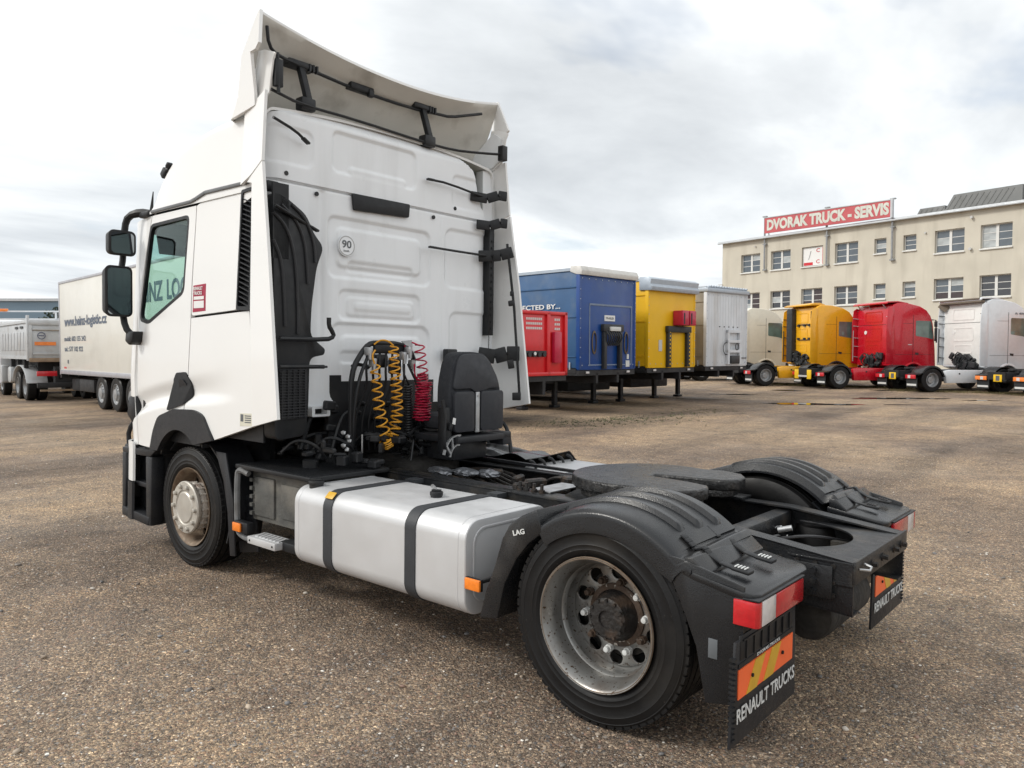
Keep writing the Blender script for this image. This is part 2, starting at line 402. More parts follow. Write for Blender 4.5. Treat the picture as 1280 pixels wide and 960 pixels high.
fa = np.stack([idx[:-1, :-1], idx[1:, :-1], idx[1:, 1:], idx[:-1, 1:]], -1).reshape(-1, 4)
gm = D.meshes.new('ground'); gm.from_pydata(np.stack([X, Y, Z], -1).reshape(-1, 3).tolist(), [], fa.tolist()); finish(gm)

def ground_material():
    m = D.materials.new('damp gravel yard'); m.use_nodes = True; t = m.node_tree; t.nodes.clear(); n = t.nodes.new; l = t.links.new
    b = n('ShaderNodeBsdfPrincipled'); o = n('ShaderNodeOutputMaterial'); l(b.outputs[0], o.inputs[0]); c = n('ShaderNodeTexCoord').outputs['Object']
    def noise(sc, det=5, r=.55, off=(0, 0, 0), stretch=(1, 1, 1), rot=0.0):
        mp = n('ShaderNodeMapping'); mp.inputs['Location'].default_value = off; mp.inputs['Scale'].default_value = stretch; mp.inputs['Rotation'].default_value = (0, 0, rot); l(c, mp.inputs[0])
        q = n('ShaderNodeTexNoise'); q.inputs['Scale'].default_value = sc; q.inputs['Detail'].default_value = det; q.inputs['Roughness'].default_value = r; l(mp.outputs[0], q.inputs['Vector']); return q.outputs[0]
    def ramp(f, st, interp='LINEAR'):
        r = n('ShaderNodeValToRGB'); r.color_ramp.interpolation = interp; e = r.color_ramp.elements
        while len(e) < len(st): e.new(.5)
        for i, (p, cc) in enumerate(st): e[i].position = p; e[i].color = (*cc, 1)
        l(f, r.inputs[0]); return r.outputs[0]
    def mix(f, a, bb, mode='MIX'):
        q = n('ShaderNodeMix'); q.data_type = 'RGBA'; q.blend_type = mode
        if isinstance(f, float): q.inputs[0].default_value = f
        else: l(f, q.inputs[0])
        for i, v in ((6, a), (7, bb)):
            if isinstance(v, tuple): q.inputs[i].default_value = (*v, 1)
            else: l(v, q.inputs[i])
        return q.outputs[2]
    base = ramp(noise(.22, 5), [(.30, (.172, .143, .115)), (.43, (.240, .195, .152)), (.56, (.365, .295, .214)), (.72, (.290, .242, .182))])
    tracks = ramp(noise(.55, 5, .6, (3, 1, 0), (1, .16, 1), rad(12)), [(.36, (.58, .58, .60)), (.48, (.92, .92, .93)), (.58, (1.08, 1.06, 1.03)), (.70, (1.28, 1.24, 1.16))])
    base = mix(1.0, base, tracks, 'MULTIPLY')
    mid = ramp(noise(3.2, 7, .62), [(.25, (.62, .62, .64)), (.5, (1, 1, 1)), (.75, (1.25, 1.22, 1.18))]); base = mix(1.0, base, mid, 'MULTIPLY')
    def cells(sc):
        v = n('ShaderNodeTexVoronoi'); v.inputs['Scale'].default_value = sc; l(c, v.inputs['Vector']); return v
    v1 = cells(70); v2 = cells(165); sx = n('ShaderNodeSeparateColor'); l(v1.outputs['Color'], sx.inputs[0]); sy = n('ShaderNodeSeparateColor'); l(v2.outputs['Color'], sy.inputs[0])
    st = [(.0, (.32, .31, .32)), (.20, (.62, .60, .60)), (.38, (1.0, .96, .92)), (.58, (1.34, 1.24, 1.12)), (.78, (.92, .74, .66)), (.90, (1.9, 1.8, 1.65)), (.97, (3.0, 2.9, 2.7))]
    k1 = ramp(sx.outputs[0], st, 'CONSTANT'); k2 = ramp(sy.outputs[0], st, 'CONSTANT')
    base = mix(.62, base, mix(1.0, base, k1, 'MULTIPLY')); base = mix(.72, base, mix(1.0, base, k2, 'MULTIPLY'))
    l(base, b.inputs['Base Color'])
    rr = ramp(noise(.7, 4, .6, (5, 2, 0)), [(.35, (.55,)*3), (.6, (.85,)*3)]); l(rr, b.inputs['Roughness']); b.inputs['Specular IOR Level'].default_value = .35
    h = mth('ADD', mth('MULTIPLY', v1.outputs['Distance'], -1.0, tree=t), mth('MULTIPLY', v2.outputs['Distance'], -.55, tree=t), tree=t)
    h = mth('ADD', h, mth('MULTIPLY', noise(14, 6), 1.2, tree=t), tree=t)
    h = mth('ADD', h, mth('MULTIPLY', noise(2.2, 5), 3.0, tree=t), tree=t)
    bp = n('ShaderNodeBump'); bp.inputs['Strength'].default_value = 1.0; bp.inputs['Distance'].default_value = .011; l(h, bp.inputs['Height']); l(bp.outputs[0], b.inputs['Normal'])
    return m
tag(put('ground', gm, ground_material()), 'brown damp gravel yard with fine stones and tyre tracks', kind='structure')

# loose stones over the near yard, joined into one mesh
def scatter(count, near, far, smin, smax, seed, name, low=False):
    r = np.random.default_rng(seed)
    u = r.random(count); dep = near*(far/near)**(u**.8); lat = (r.random(count)*2-1)*(dep*.74+.4)
    px = EYE.x + RT2.x*lat + FW2.x*dep; py = EYE.y + RT2.y*lat + FW2.y*dep
    t = bmesh.new(); (bmesh.ops.create_icosphere(t, subdivisions=1, radius=1) if not low else bmesh.ops.create_cone(t, cap_ends=False, segments=4, radius1=1, radius2=0, depth=1.1)); t.verts.ensure_lookup_table()
    bv = np.array([v.co[:] for v in t.verts]); bf = np.array([[v.index for v in f.verts] for f in t.faces]); t.free()
    nb = len(bv); size = smin*(smax/smin)**(r.random(count)**2.4)
    sc = size[:, None]*np.stack([r.uniform(.7, 1.35, count), r.uniform(.7, 1.2, count), r.uniform(.35, .7, count)], 1)
    V = bv[None]*(1+r.uniform(-.42, .35, (count, nb, 1))); V = V*sc[:, None]
    a = r.random(count)*2*PI; ca, sa = np.cos(a), np.sin(a); tl = r.uniform(-.4, .4, count)
    Zv = V[..., 2] + V[..., 0]*tl[:, None]; Xv = V[..., 0]*ca[:, None]-V[..., 1]*sa[:, None]; Yv = V[..., 0]*sa[:, None]+V[..., 1]*ca[:, None]
    P = np.stack([Xv+px[:, None], Yv+py[:, None], Zv+(gz_np(px, py)+size*.18)[:, None]], -1).reshape(-1, 3)
    Fc = (bf[None]+(np.arange(count)*nb)[:, None, None]).reshape(-1, 3)
    me = D.meshes.new(name); me.vertices.add(len(P)); me.vertices.foreach_set('co', P.ravel().astype('f'))
    me.loops.add(Fc.size); me.loops.foreach_set('vertex_index', Fc.ravel().astype('i')); me.polygons.add(len(Fc))
    me.polygons.foreach_set('loop_start', np.arange(0, Fc.size, 3, dtype='i')); me.polygons.foreach_set('loop_total', np.full(len(Fc), 3, 'i'))
    me.update(calc_edges=True)
    pal = 1.25*np.array([(.085, .080, .078), (.17, .15, .13), (.24, .19, .145), (.31, .25, .19), (.22, .14, .105), (.14, .135, .135), (.42, .38, .33), (.60, .57, .52), (.12, .095, .075)])
    pr = np.array([.16, .2, .2, .12, .1, .1, .05, .015, .055]); pk = r.choice(len(pal), count, p=pr/pr.sum())
    cc = pal[pk]*r.uniform(.75, 1.2, (count, 1)); cc = np.concatenate([cc, np.ones((count, 1))], 1)
    at = me.color_attributes.new('stone_colour', 'FLOAT_COLOR', 'POINT'); at.data.foreach_set('color', np.repeat(cc, nb, 0).ravel().astype('f'))
    return me
sm = D.materials.new('loose stones'); sm.use_nodes = True; _t = sm.node_tree; _b = _t.nodes['Principled BSDF']
_a = _t.nodes.new('ShaderNodeVertexColor'); _a.layer_name = 'stone_colour'; _t.links.new(_a.outputs[0], _b.inputs['Base Color']); _b.inputs['Roughness'].default_value = .55
tag(put('gravel', scatter(120000, 2.5, 14, .0034, .0125, 3, 'gravel', True), sm), 'fine loose gravel lying over the near yard', kind='stuff')
tag(put('loose_stone_scatter', scatter(1500, 2.8, 22, .007, .021, 5, 'loose_stone_scatter'), sm), 'larger pebbles and stones scattered over the yard', kind='stuff')

# puddles
water = mat('puddle water', (0.05, 0.045, 0.04), .03, var=.1, spec=.9)
def puddle(lat, dep, a, b, seed, rot=0.0):
    r = random.Random(seed); ph = [r.uniform(0, 6.28) for _ in range(5)]; mb = MB(); pts = []
    for k in range(48):
        t = 2*PI*k/48; q = 1+.22*math.sin(2*t+ph[0])+.16*math.sin(3*t+ph[1])+.10*math.sin(5*t+ph[2])+.07*math.sin(9*t+ph[3])
        x = a*q*math.cos(t); y = b*q*math.sin(t); p = W(lat + x*math.cos(rot)-y*math.sin(rot), dep + x*math.sin(rot)+y*math.cos(rot)); pts.append((p.x, p.y))
    t = bmesh.new(); t.faces.new([t.verts.new((p[0], p[1], gz(p[0], p[1])+.010)) for p in pts]); mb._add(t)
    for f in mb.bm.faces:
        if f.normal.z < 0: f.normal_flip()
    return tag(part('puddle', mb, water), None, kind='structure')
for i, q in enumerate([(9.9, 25.3, 1.5, .42), (12.6, 25.0, .45, .12), (14.2, 28.3, 1.45, .42), (16.7, 27.2, .6, .16), (11.9, 33.0, .6, .3), (8.9, 30.5, .8, .22), (18.9, 34.5, .4, .2), (16.2, 33.2, .7, .2)]):
    puddle(*q, 30+i, rot=-.12)['label'] = ['long rain puddle with yellow reflection in the yard', 'short thin puddle beside the long one', 'wide dark puddle before the red truck', 'thin puddle at the right edge of the yard', 'small wet hollow before the yellow truck', 'shallow puddle beyond the yellow trailer', 'small puddle by the white truck wheel', 'narrow wet hollow between the parked trucks'][i]

# ================================================================== the white tractor unit
truck = thing('tractor_truck', 'large white tractor unit without trailer standing in the foreground, seen from its rear left', 'truck')
truck.rotation_euler = (0.0102, -0.0075, 0)
WR = 0.467
def tyre_profile(r, w, yc, rim=.292):
    h = w/2; p = [(rim, yc-h*.78), (rim+.02, yc-h*.93), (r-.085, yc-h), (r-.035, yc-h*.97), (r-.010, yc-h*.88)]
    for g in (-.62, -.24, .14+.10, .62):
        g0 = g*h
        p += [(r, yc+g0-.012), (r, yc+g0-.006), (r-.013, yc+g0-.005), (r-.013, yc+g0+.005), (r, yc+g0+.006)]
    p += [(r-.010, yc+h*.88), (r-.022, yc+h*.93), (r-.024, yc+h*.955), (r-.028, yc+h*.945), (r-.035, yc+h*.97), (r-.052, yc+h*.985), (r-.056, yc+h*1.005), (r-.060, yc+h*.99), (r-.085, yc+h), (r-.105, yc+h), (r-.107, yc+h*1.01), (r-.110, yc+h), (rim+.05, yc+h*.985), (rim+.045, yc+h*1.0), (rim+.02, yc+h*.93), (rim, yc+h*.78)]
    return p
def tyre_mesh(r, w, yc, lugs=True):
    mb = MB(); mb.lathe(tyre_profile(r, w, yc), (0, 0, 0), 'y', 96, close=True)
    if lugs:
        h = w/2
        for k in range(64):                                   # shoulder blocks
            a = 2*PI*k/64
            for s in (-1, 1):
                c = Vector((math.cos(a)*(r-.013), yc+s*(h-.030), math.sin(a)*(r-.013)))
                mb.box(c, (.034, .034, .020), Matrix.Rotation(PI/2-a, 3, 'Y'))
    return mb.mesh('tyre', 40)
T_OUT = tyre_mesh(WR, .275, 1.052); T_IN = tyre_mesh(WR, .275, .728, False); T_FR = tyre_mesh(WR, .285, 1.02)
def circle(r, n, cx_=0, cy_=0, ph=0): return [(cx_+r*math.cos(ph+2*PI*k/n), cy_+r*math.sin(ph+2*PI*k/n)) for k in range(n)]
def nut(mb, a, rad_, y0, y1, r=.017, cap=.011):
    x, z = rad_*math.cos(a), rad_*math.sin(a)
    mb.cyl((x, y0, z), (x, y0+(y1-y0)*.55, z), r, n=6); mb.cyl((x, y0+(y1-y0)*.5, z), (x, y1, z), cap, n=12, bev=.003)
# rear (deep dished) wheel
mb = MB(); mb.lathe([(.298, 1.188), (.305, 1.196), (.304, 1.201), (.296, 1.199), (.288, 1.188), (.280, 1.172), (.268, 1.150), (.262, 1.120), (.262, 1.06), (.258, 1.030), (.252, 1.008), (.247, 1.000), (.238, 1.000), (.236, .985), (.255, .975), (.268, 1.05), (.272, 1.13), (.292, 1.17)], (0, 0, 0), 'y', 96, close=True)
mb.prism(circle(.245, 80), 'y', .990, 1.000, holes=[circle(.035, 24, .203*math.cos(a), .203*math.sin(a)) for a in [2*PI*(k+.5)/10 for k in range(10)]]+[circle(.128, 48)], bev=.002)
mb.lathe([(.262, 1.085), (.256, 1.078), (.250, 1.060), (.256, 1.050), (.262, 1.05)], (0, 0, 0), 'y', 96)
RIM_R = mb.mesh('wheel', 40)
mb = MB(); mb.lathe([(.3045, 1.1995), (.307, 1.196), (.3065, 1.190), (.300, 1.188), (.2965, 1.2005)], (0, 0, 0), 'y', 96, close=True); EDGE_R = mb.mesh('rim_edge')
mb = MB(); mb.lathe([(0, .90), (.130, .90), (.130, 1.003), (.126, 1.010), (.122, 1.010), (.120, 1.004), (.116, 1.020), (.100, 1.055), (.096, 1.085), (.083, 1.096), (.040, 1.098), (.038, 1.088), (0, 1.088)], (0, 0, 0), 'y', 48)
for k in range(12): a = 2*PI*k/12; mb.cyl((.088*math.cos(a), 1.085, .088*math.sin(a)), (.088*math.cos(a), 1.102, .088*math.sin(a)), .008, n=6)
HUB_R = mb.mesh('hub')
mb = MB(); mb.lathe([(.120, .995), (.148, 1.001), (.147, 1.008), (.140, 1.012), (.120, 1.012)], (0, 0, 0), 'y', 64); HUBRING_R = mb.mesh('hub_ring')
mb = MB(); nut(mb, 0, .1675, 1.000, 1.046, .020, .0135); NUT_R = mb.mesh('wheel_nut')
mb = MB(); mb.lathe([(0, .97), (.20, .97), (.20, .70), (0, .70)], (0, 0, 0), 'y', 48); DRUM = mb.mesh('brake_drum')
mb = MB(); mb.lathe([(.300, .86), (.303, .866), (.27, .86), (.262, .80), (.262, .62), (.29, .60), (.30, .59)], (0, 0, 0), 'y', 64); RIM_RI = mb.mesh('inner_rim')
# front wheel
mb = MB(); mb.lathe([(.298, 1.150), (.305, 1.158), (.303, 1.163), (.294, 1.160), (.284, 1.148), (.266, 1.125), (.258, 1.09), (.254, 1.03), (.246, 1.02), (.250, 1.00), (.270, 1.05), (.292, 1.13)], (0, 0, 0), 'y', 96, close=True)
mb.prism(circle(.252, 80), 'y', 1.024, 1.036, holes=[circle(.030, 22, .214*math.cos(a), .214*math.sin(a)) for a in [2*PI*(k+.5)/10 for k in range(10)]]+[circle(.12, 48)])
RIM_F = mb.mesh('wheel', 40)
mb = MB(); mb.lathe([(.182, 1.034), (.176, 1.07), (.170, 1.10), (.188, 1.112), (.190, 1.14), (.176, 1.150), (.178, 1.168), (.15, 1.172), (0, 1.172)], (0, 0, 0), 'y', 64)
for k in range(20): a = 2*PI*k/20; mb.cyl((.183*math.cos(a), 1.10, .183*math.sin(a)), (.183*math.cos(a), 1.156, .183*math.sin(a)), .011, n=6)
HUB_F = mb.mesh('hub')
mb = MB(); mb.lathe([(.196, 1.166), (.203, 1.176), (.203, 1.192), (.196, 1.200), (.136, 1.203), (.130, 1.196), (.122, 1.196), (.112, 1.204), (0, 1.206)], (0, 0, 0), 'y', 72); COVER_F = mb.mesh('hub_cover')
mb = MB(); x = .166; mb.cyl((x, 1.198, 0), (x, 1.222, 0), .0185, .0165, n=16, bev=.004); NUT_F = mb.mesh('wheel_nut')
def wheel_rear(x, s):
    f = (lambda m: m) if s > 0 else flipy
    lab = 'left rear twin wheel with rusty silver rim' if s > 0 else 'right rear twin wheel'
    w = put('wheel', f(RIM_R), rimm, truck, (x, 0, WR)); w['label'] = lab
    put('tyre', f(T_OUT), rubber, w); put('tyre', f(T_IN), rubber, w); put('inner_rim', f(RIM_RI), rimm, w)
    put('rim_edge', f(EDGE_R), rimedge, w); put('hub', f(HUB_R), hubdk, w); put('hub_ring', f(HUBRING_R), rust, w); put('brake_drum', f(DRUM), dirtyb, w)
    nm = f(NUT_R)
    for k in range(10):
        o = put('wheel_nut', nm, ltext if k in (0, 2, 3, 5, 6) else rust, w); o.rotation_euler = (0, 2*PI*k/10+.12, 0)
def wheel_front(x, s):
    f = (lambda m: m) if s > 0 else flipy
    w = put('wheel', f(RIM_F), rimedge, truck, (x, 0, WR)); w['label'] = ('left' if s > 0 else 'right')+' front wheel with round steel hub cover'
    put('tyre', f(T_FR), rubber, w); put('hub', f(HUB_F), rustw, w); put('hub_cover', f(COVER_F), polish, w); nm = f(NUT_F)
    for k in range(10):
        o = put('wheel_nut', nm, polish, w); o.rotation_euler = (0, 2*PI*k/10, 0)
WB = 3.80
wheel_rear(0, 1); wheel_rear(0, -1); wheel_front(WB, 1); wheel_front(WB, -1)

# ------------------------------------------------ chassis frame
def rail_top(x): return .825 if x > -.30 else .825 + (x+.30)*.11
for s in (1, -1):
    mb = MB()
    sec = [(5.0, .825), (-.30, .825), (-.885, .762), (-.885, .52), (-.30, .555), (5.0, .555)]
    mb.prism(sec, 'y', s*.428, s*.436)                                   # web
    top = lambda i, j, s=s: None
    for (za, zb) in ((0, .008), (-1, 0)):
        pass
    for (xa, xb) in ((5.0, -.30), (-.30, -.885)):
        mb.bar((xa, s*.39, rail_top(xa)-.004), (xb, s*.39, rail_top(xb)-.004), .092, .009)
        mb.bar((xa, s*.39, .555 if xa > -.3 else .555), (xb, s*.39, .555 if xb > -.4 else .52), .092, .009)
    rail = part('frame_rail', mb, chas, truck)
    mb = MB()
    for x in np.arange(-.8, 2.6, .083):
        for z in (.60, .66, .735) if -.85 < x < 1.3 else (.69,):
            if random.random() < .8: mb.cyl((x, s*.430, z), (x, s*.452, z), .0125, n=6)
    part('frame_bolts', mb, hubdk, rail)['kind'] = 'stuff'
mb = MB()                                                                 # rear closing frame with its rounded cut-out
out = [(-.885, -.442), (-.885, .442), (-.60, .442), (-.36, .345)]
arc = [(-.40-.34*math.sin(t), .335*math.cos(t)) for t in np.linspace(0, PI, 25)]
out = out + arc + [(-.36, -.345), (-.60, -.442)]
mb.prism(out, 'z', .748, .760, bev=.003)
part('rear_crossmember', mb, chas, truck)
mb = MB(); mb.bb(-.897, -.884, -.447, .447, .665, .770, .004); mb.bb(-.884, -.80, -.447, -.437, .66, .757); mb.bb(-.884, -.80, .437, .447, .655, .757)
pl = part('rear_plate', mb, chas, truck)
for y in (-.33, -.19, 0.02, .20): 
    mb = MB(); mb.cyl((-.896, y, .715), (-.925, y, .715), .013, n=6); mb.cyl((-.896, y, .715), (-.902, y, .715), .021, n=12); part('bolt', mb, hubdk, pl)
mb = MB(); mb.tube([(-.90, .40, .73), (-.94, .385, .73), (-.94, .36, .74), (-.905, .345, .745)], .006); part('hook', mb, steel, pl)
mb = MB(); mb.bb(-.30, -.205, -.388, .388, .70, .80, .012); part('crossmember', mb, chas, truck)
mb = MB(); mb.bb(.62, .72, -.388, .388, .64, .80, .012); part('crossmember', mb, chas, truck)
mb = MB(); mb.bb(1.5, 1.6, -.388, .388, .60, .72, .012); part('crossmember', mb, chas, truck)
mb = MB(); mb.bb(-.80, -.30, .447, .462, .585, .735, .004); mb.bb(-.80, -.30, -.462, -.447, .58, .735, .004)
for s in (1, -1):
    for x in (-.72, -.62, -.52, -.40):
        for z in (.61, .66, .71): mb.cyl((x, s*.46, z), (x, s*.485, z), .015, n=6)
part('rear_bracket', mb, chas, truck)
mb = MB(); mb.tube([(-.35, -.05, .70), (-.5, -.12, .73), (-.62, -.3, .69), (-.7, -.36, .66)], .009, 6, 2); mb.tube([(-.32, .2, .70), (-.38, .05, .745), (-.36, -.08, .70), (-.32, -.1, .66)], .008, 6, 2)
part('air_line', mb, khose, truck)
mb = MB(); mb.cyl((-.33, -.10, .735), (-.40, -.12, .755), .016, n=12); mb.tube([(-.33, -.1, .735)]+[(-.33+.05*math.sin(t), -.15-.05*math.cos(t)+.05, .70+.05*math.cos(t)) for t in np.linspace(0, 5, 12)], .004, 5); part('coupling', mb, steel, truck)
# axle, suspension
mb = MB(); mb.cyl((0, -.62, WR), (0, .62, WR), .075, n=20); mb.ball((0, 0, WR), .24, 3, (1, .85, .95)); mb.cyl((.15, 0, WR+.02), (.40, 0, WR+.06), .10, .07, n=16)
mb.cyl((.4, 0, WR+.06), (2.3, 0, .62), .05, n=14); part('drive_axle', mb, dirtyb, truck)
for s in (1, -1):
    mb = MB(); mb.lathe([(0, .42), (.11, .42), (.125, .45), (.13, .52), (.12, .60), (.125, .66), (.11, .72), (0, .72)], (-.42, s*.46, 0), 'z', 24); part('air_bellows', mb, rubber, truck)
    mb = MB(); mb.lathe([(0, .42), (.11, .42), (.125, .45), (.13, .52), (.12, .60), (.125, .66), (.11, .72), (0, .72)], (.42, s*.50, 0), 'z', 24); part('air_bellows', mb, rubber, truck)
    mb = MB(); mb.bar((.9, s*.48, .50), (-.5, s*.48, .38), .07, .05, .01); part('trailing_arm', mb, dirtyb, truck)
    mb = MB(); mb.cyl((.22, s*.50, .38), (.30, s*.50, .80), .03, n=14); mb.cyl((.25, s*.50, .55), (.30, s*.50, .82), .042, n=14); part('shock_absorber', mb, chas, truck)
mb = MB()
for (x, y, z, r, l) in ((-.42, .12, .46, .10, .34),): mb.cyl((x-l/2, y, z), (x+l/2, y, z), r, n=20, bev=.02)
mb.cyl((-.66, .38, .46), (-.66, -.25, .46), .125, n=28, bev=.03); mb.bb(-.74, -.58, .30, .34, .44, .70); mb.bb(-.74, -.58, -.24, -.20, .44, .70)
part('air_tank', mb, dirtyb, truck)
# engine and gearbox block under the cab, visible as dark mass
mb = MB(); mb.bb(3.0, 4.5, -.40, .40, .45, 1.10, .05); mb.bb(2.25, 3.0, -.25, .25, .42, .88, .06); mb.cyl((2.9, 0, .72), (3.1, 0, .72), .30, n=20)
for k in range(9): mb.bar((2.3+.08*k, -.26, .5), (2.3+.08*k, -.26, .88), .02, .03)
part('gearbox', mb, dirtyb, truck)
mb = MB()
for k in range(70):
    x = random.uniform(2.30, 2.95); y = random.uniform(-.95, .95); z = random.uniform(.86, 1.06)
    mb.box((x, y, z), (random.uniform(.03, .12), random.uniform(.03, .11), random.uniform(.02, .08)), (0, 0, random.uniform(0, 1)), .01, 1)
for k in range(16):
    a = Vector((random.uniform(2.2, 2.9), random.uniform(-.9, .9), random.uniform(.84, 1.0))); b = a+Vector((random.uniform(-.1, .4), random.uniform(-.5, .5), random.uniform(.0, .35)))
    mb.tube([a, a.lerp(b, .3)+Vector((0, 0, .13)), a.lerp(b, .7)+Vector((.05, 0, .08)), b], random.uniform(.008, .018), 6, 2)
part('engine_pipework', mb, bplast, truck)['kind'] = 'stuff'
# gear between the rails ahead of the fifth wheel
mb = MB(); 
for k in range(26):
    x = random.uniform(1.0, 2.3); y = random.uniform(-.34, .36); z = random.uniform(.60, .82)
    mb.box((x, y, z), (random.uniform(.05, .16), random.uniform(.04, .12), random.uniform(.04, .12)), (0, 0, random.uniform(0, 3)), .012, 1)
for k in range(9):
    y = -.3+.07*k; mb.tube([(2.3, y*.6, .78), (1.9, y, .82), (1.5, y+.05, .74), (1.15, y*.8, .70)], .012, 6, 2)
for k in range(4): mb.tube([(1.35, -.15-.03*k, .70)]+[(1.25+.16*math.cos(t), -.22-.02*k, .72+.11*math.sin(t)) for t in np.linspace(PI, 0, 8)]+[(1.05, -.2, .66)], .011, 6, 1)
part('valves_and_cables', mb, hubdk, truck)['kind'] = 'stuff'
mb = MB(); random.seed(11)
for (x, y, z, a, b_) in ((2.05, .16, .830, .12, .045), (1.86, .10, .835, .12, .045), (1.70, .03, .835, .10, .045)):
    mb.ball((x, y, z), 1, 3, (a, b_*1.3, .032), .12)
part('foil_wrap', mb, foil, truck, ang=25)
mb = MB()
for s in (1, -1):                                                         # chassis catwalk strips beside the rails
    mb.bb(1.05, 2.35, s*.30, s*.385, .826, .834)
part('frame_cover', mb, chas, truck)
mb = MB(); mb.bb(2.28, 3.2, .45, 1.12, .83, .862, .006); 
for k in range(22): mb.bb(2.30+.04*k, 2.312+.04*k, .47, 1.10, .862, .867)
part('step_plate', mb, bplast, truck)

# ------------------------------------------------ fifth wheel
def fifth(z0, z1, bev):
    pts = []
    for t in np.linspace(rad(80), rad(280), 30): pts.append((.47-.44*math.cos(t)*1.0*(-1)*-1, .0)) if False else None
    P = []
    for t in np.linspace(-PI*.62, PI*.62, 34): P.append((.44+.44*math.cos(t), .47*math.sin(t)))
    P += [(.16, .475), (.02, .42), (-.05, .31), (-.06, .20), (-.02, .12), (.12, .075), (.34, .045), (.40, .03), (.40, -.03), (.34, -.045), (.12, -.075), (-.02, -.12), (-.06, -.20), (-.05, -.31), (.02, -.42), (.16, -.475)]
    mb = MB(); mb.prism(P, 'z', z0, z1, bev=bev, seg=3); return mb
fw_ = part('fifth_wheel', fifth(.905, .972, .014), grease, truck, 'greasy black coupling plate')
mb = fifth(.868, .906, .004); bmesh.ops.scale(mb.bm, vec=(.93, .93, 1), verts=mb.bm.verts, space=Matrix.Translation((-.44, 0, 0))); part('skirt', mb, grease, fw_)
mb = MB()
for s in (1, -1):
    mb.prism([(.12, .84), (.80, .84), (.62, .93), (.30, .93)], 'y', s*.30, s*.36, bev=.006); mb.cyl((.46, s*.28, .90), (.46, s*.40, .90), .045, n=16)
mb.bb(-.02, 1.12, .33, .47, .826, .842, .003); mb.bb(-.02, 1.12, -.47, -.33, .826, .842, .003)
part('mounting_plate', mb, chas, fw_)
mb = MB()
for s in (1, -1):
    for x in (.93, .99, 1.05, 1.10):
        mb.cyl((x, s*.40, .84), (x, s*.40, .862), .019, n=6); mb.cyl((x, s*.40, .86), (x, s*.40, .895), .011, n=8)
part('mounting_bolt', mb, hubdk, fw_)
mb = MB(); mb.bb(.05, .30, -.40, -.30, .845, .86); mb.bb(.88, 1.04, .05, .38, .845, .853); part('bare_metal_shim', mb, steel, fw_)

# ------------------------------------------------ rear mudguards
def arc_path():
    """outer shoulder of the guard, front foot to start of the rear shelf"""
    c = Vector((-.02, .36)); P = []
    for t in np.linspace(rad(53), rad(131), 40): P.append((c.x+.60*math.cos(t)*.98, c.y+.615*math.sin(t)))
    return [Vector(p) for p in P]
ARC = arc_path()
SH0 = Vector((-.475, .815))
PATH = ARC + [Vector((-.45, .842)), Vector((-.475, .815)), Vector((-.50, .803)), Vector((-.745, .780))]
def path_at(P, u):
    L_ = [0]
    for a, b in zip(P, P[1:]): L_.append(L_[-1]+(b-a).length)
    d = u*L_[-1]
    for i in range(len(P)-1):
        if d <= L_[i+1] or i == len(P)-2:
            f = (d-L_[i])/max(1e-9, L_[i+1]-L_[i]); p = P[i].lerp(P[i+1], f); a = P[max(0, i-1)]; b = P[min(len(P)-1, i+2)]
            tg = (b-a).normalized(); return p, Vector((tg.y, -tg.x))*-1
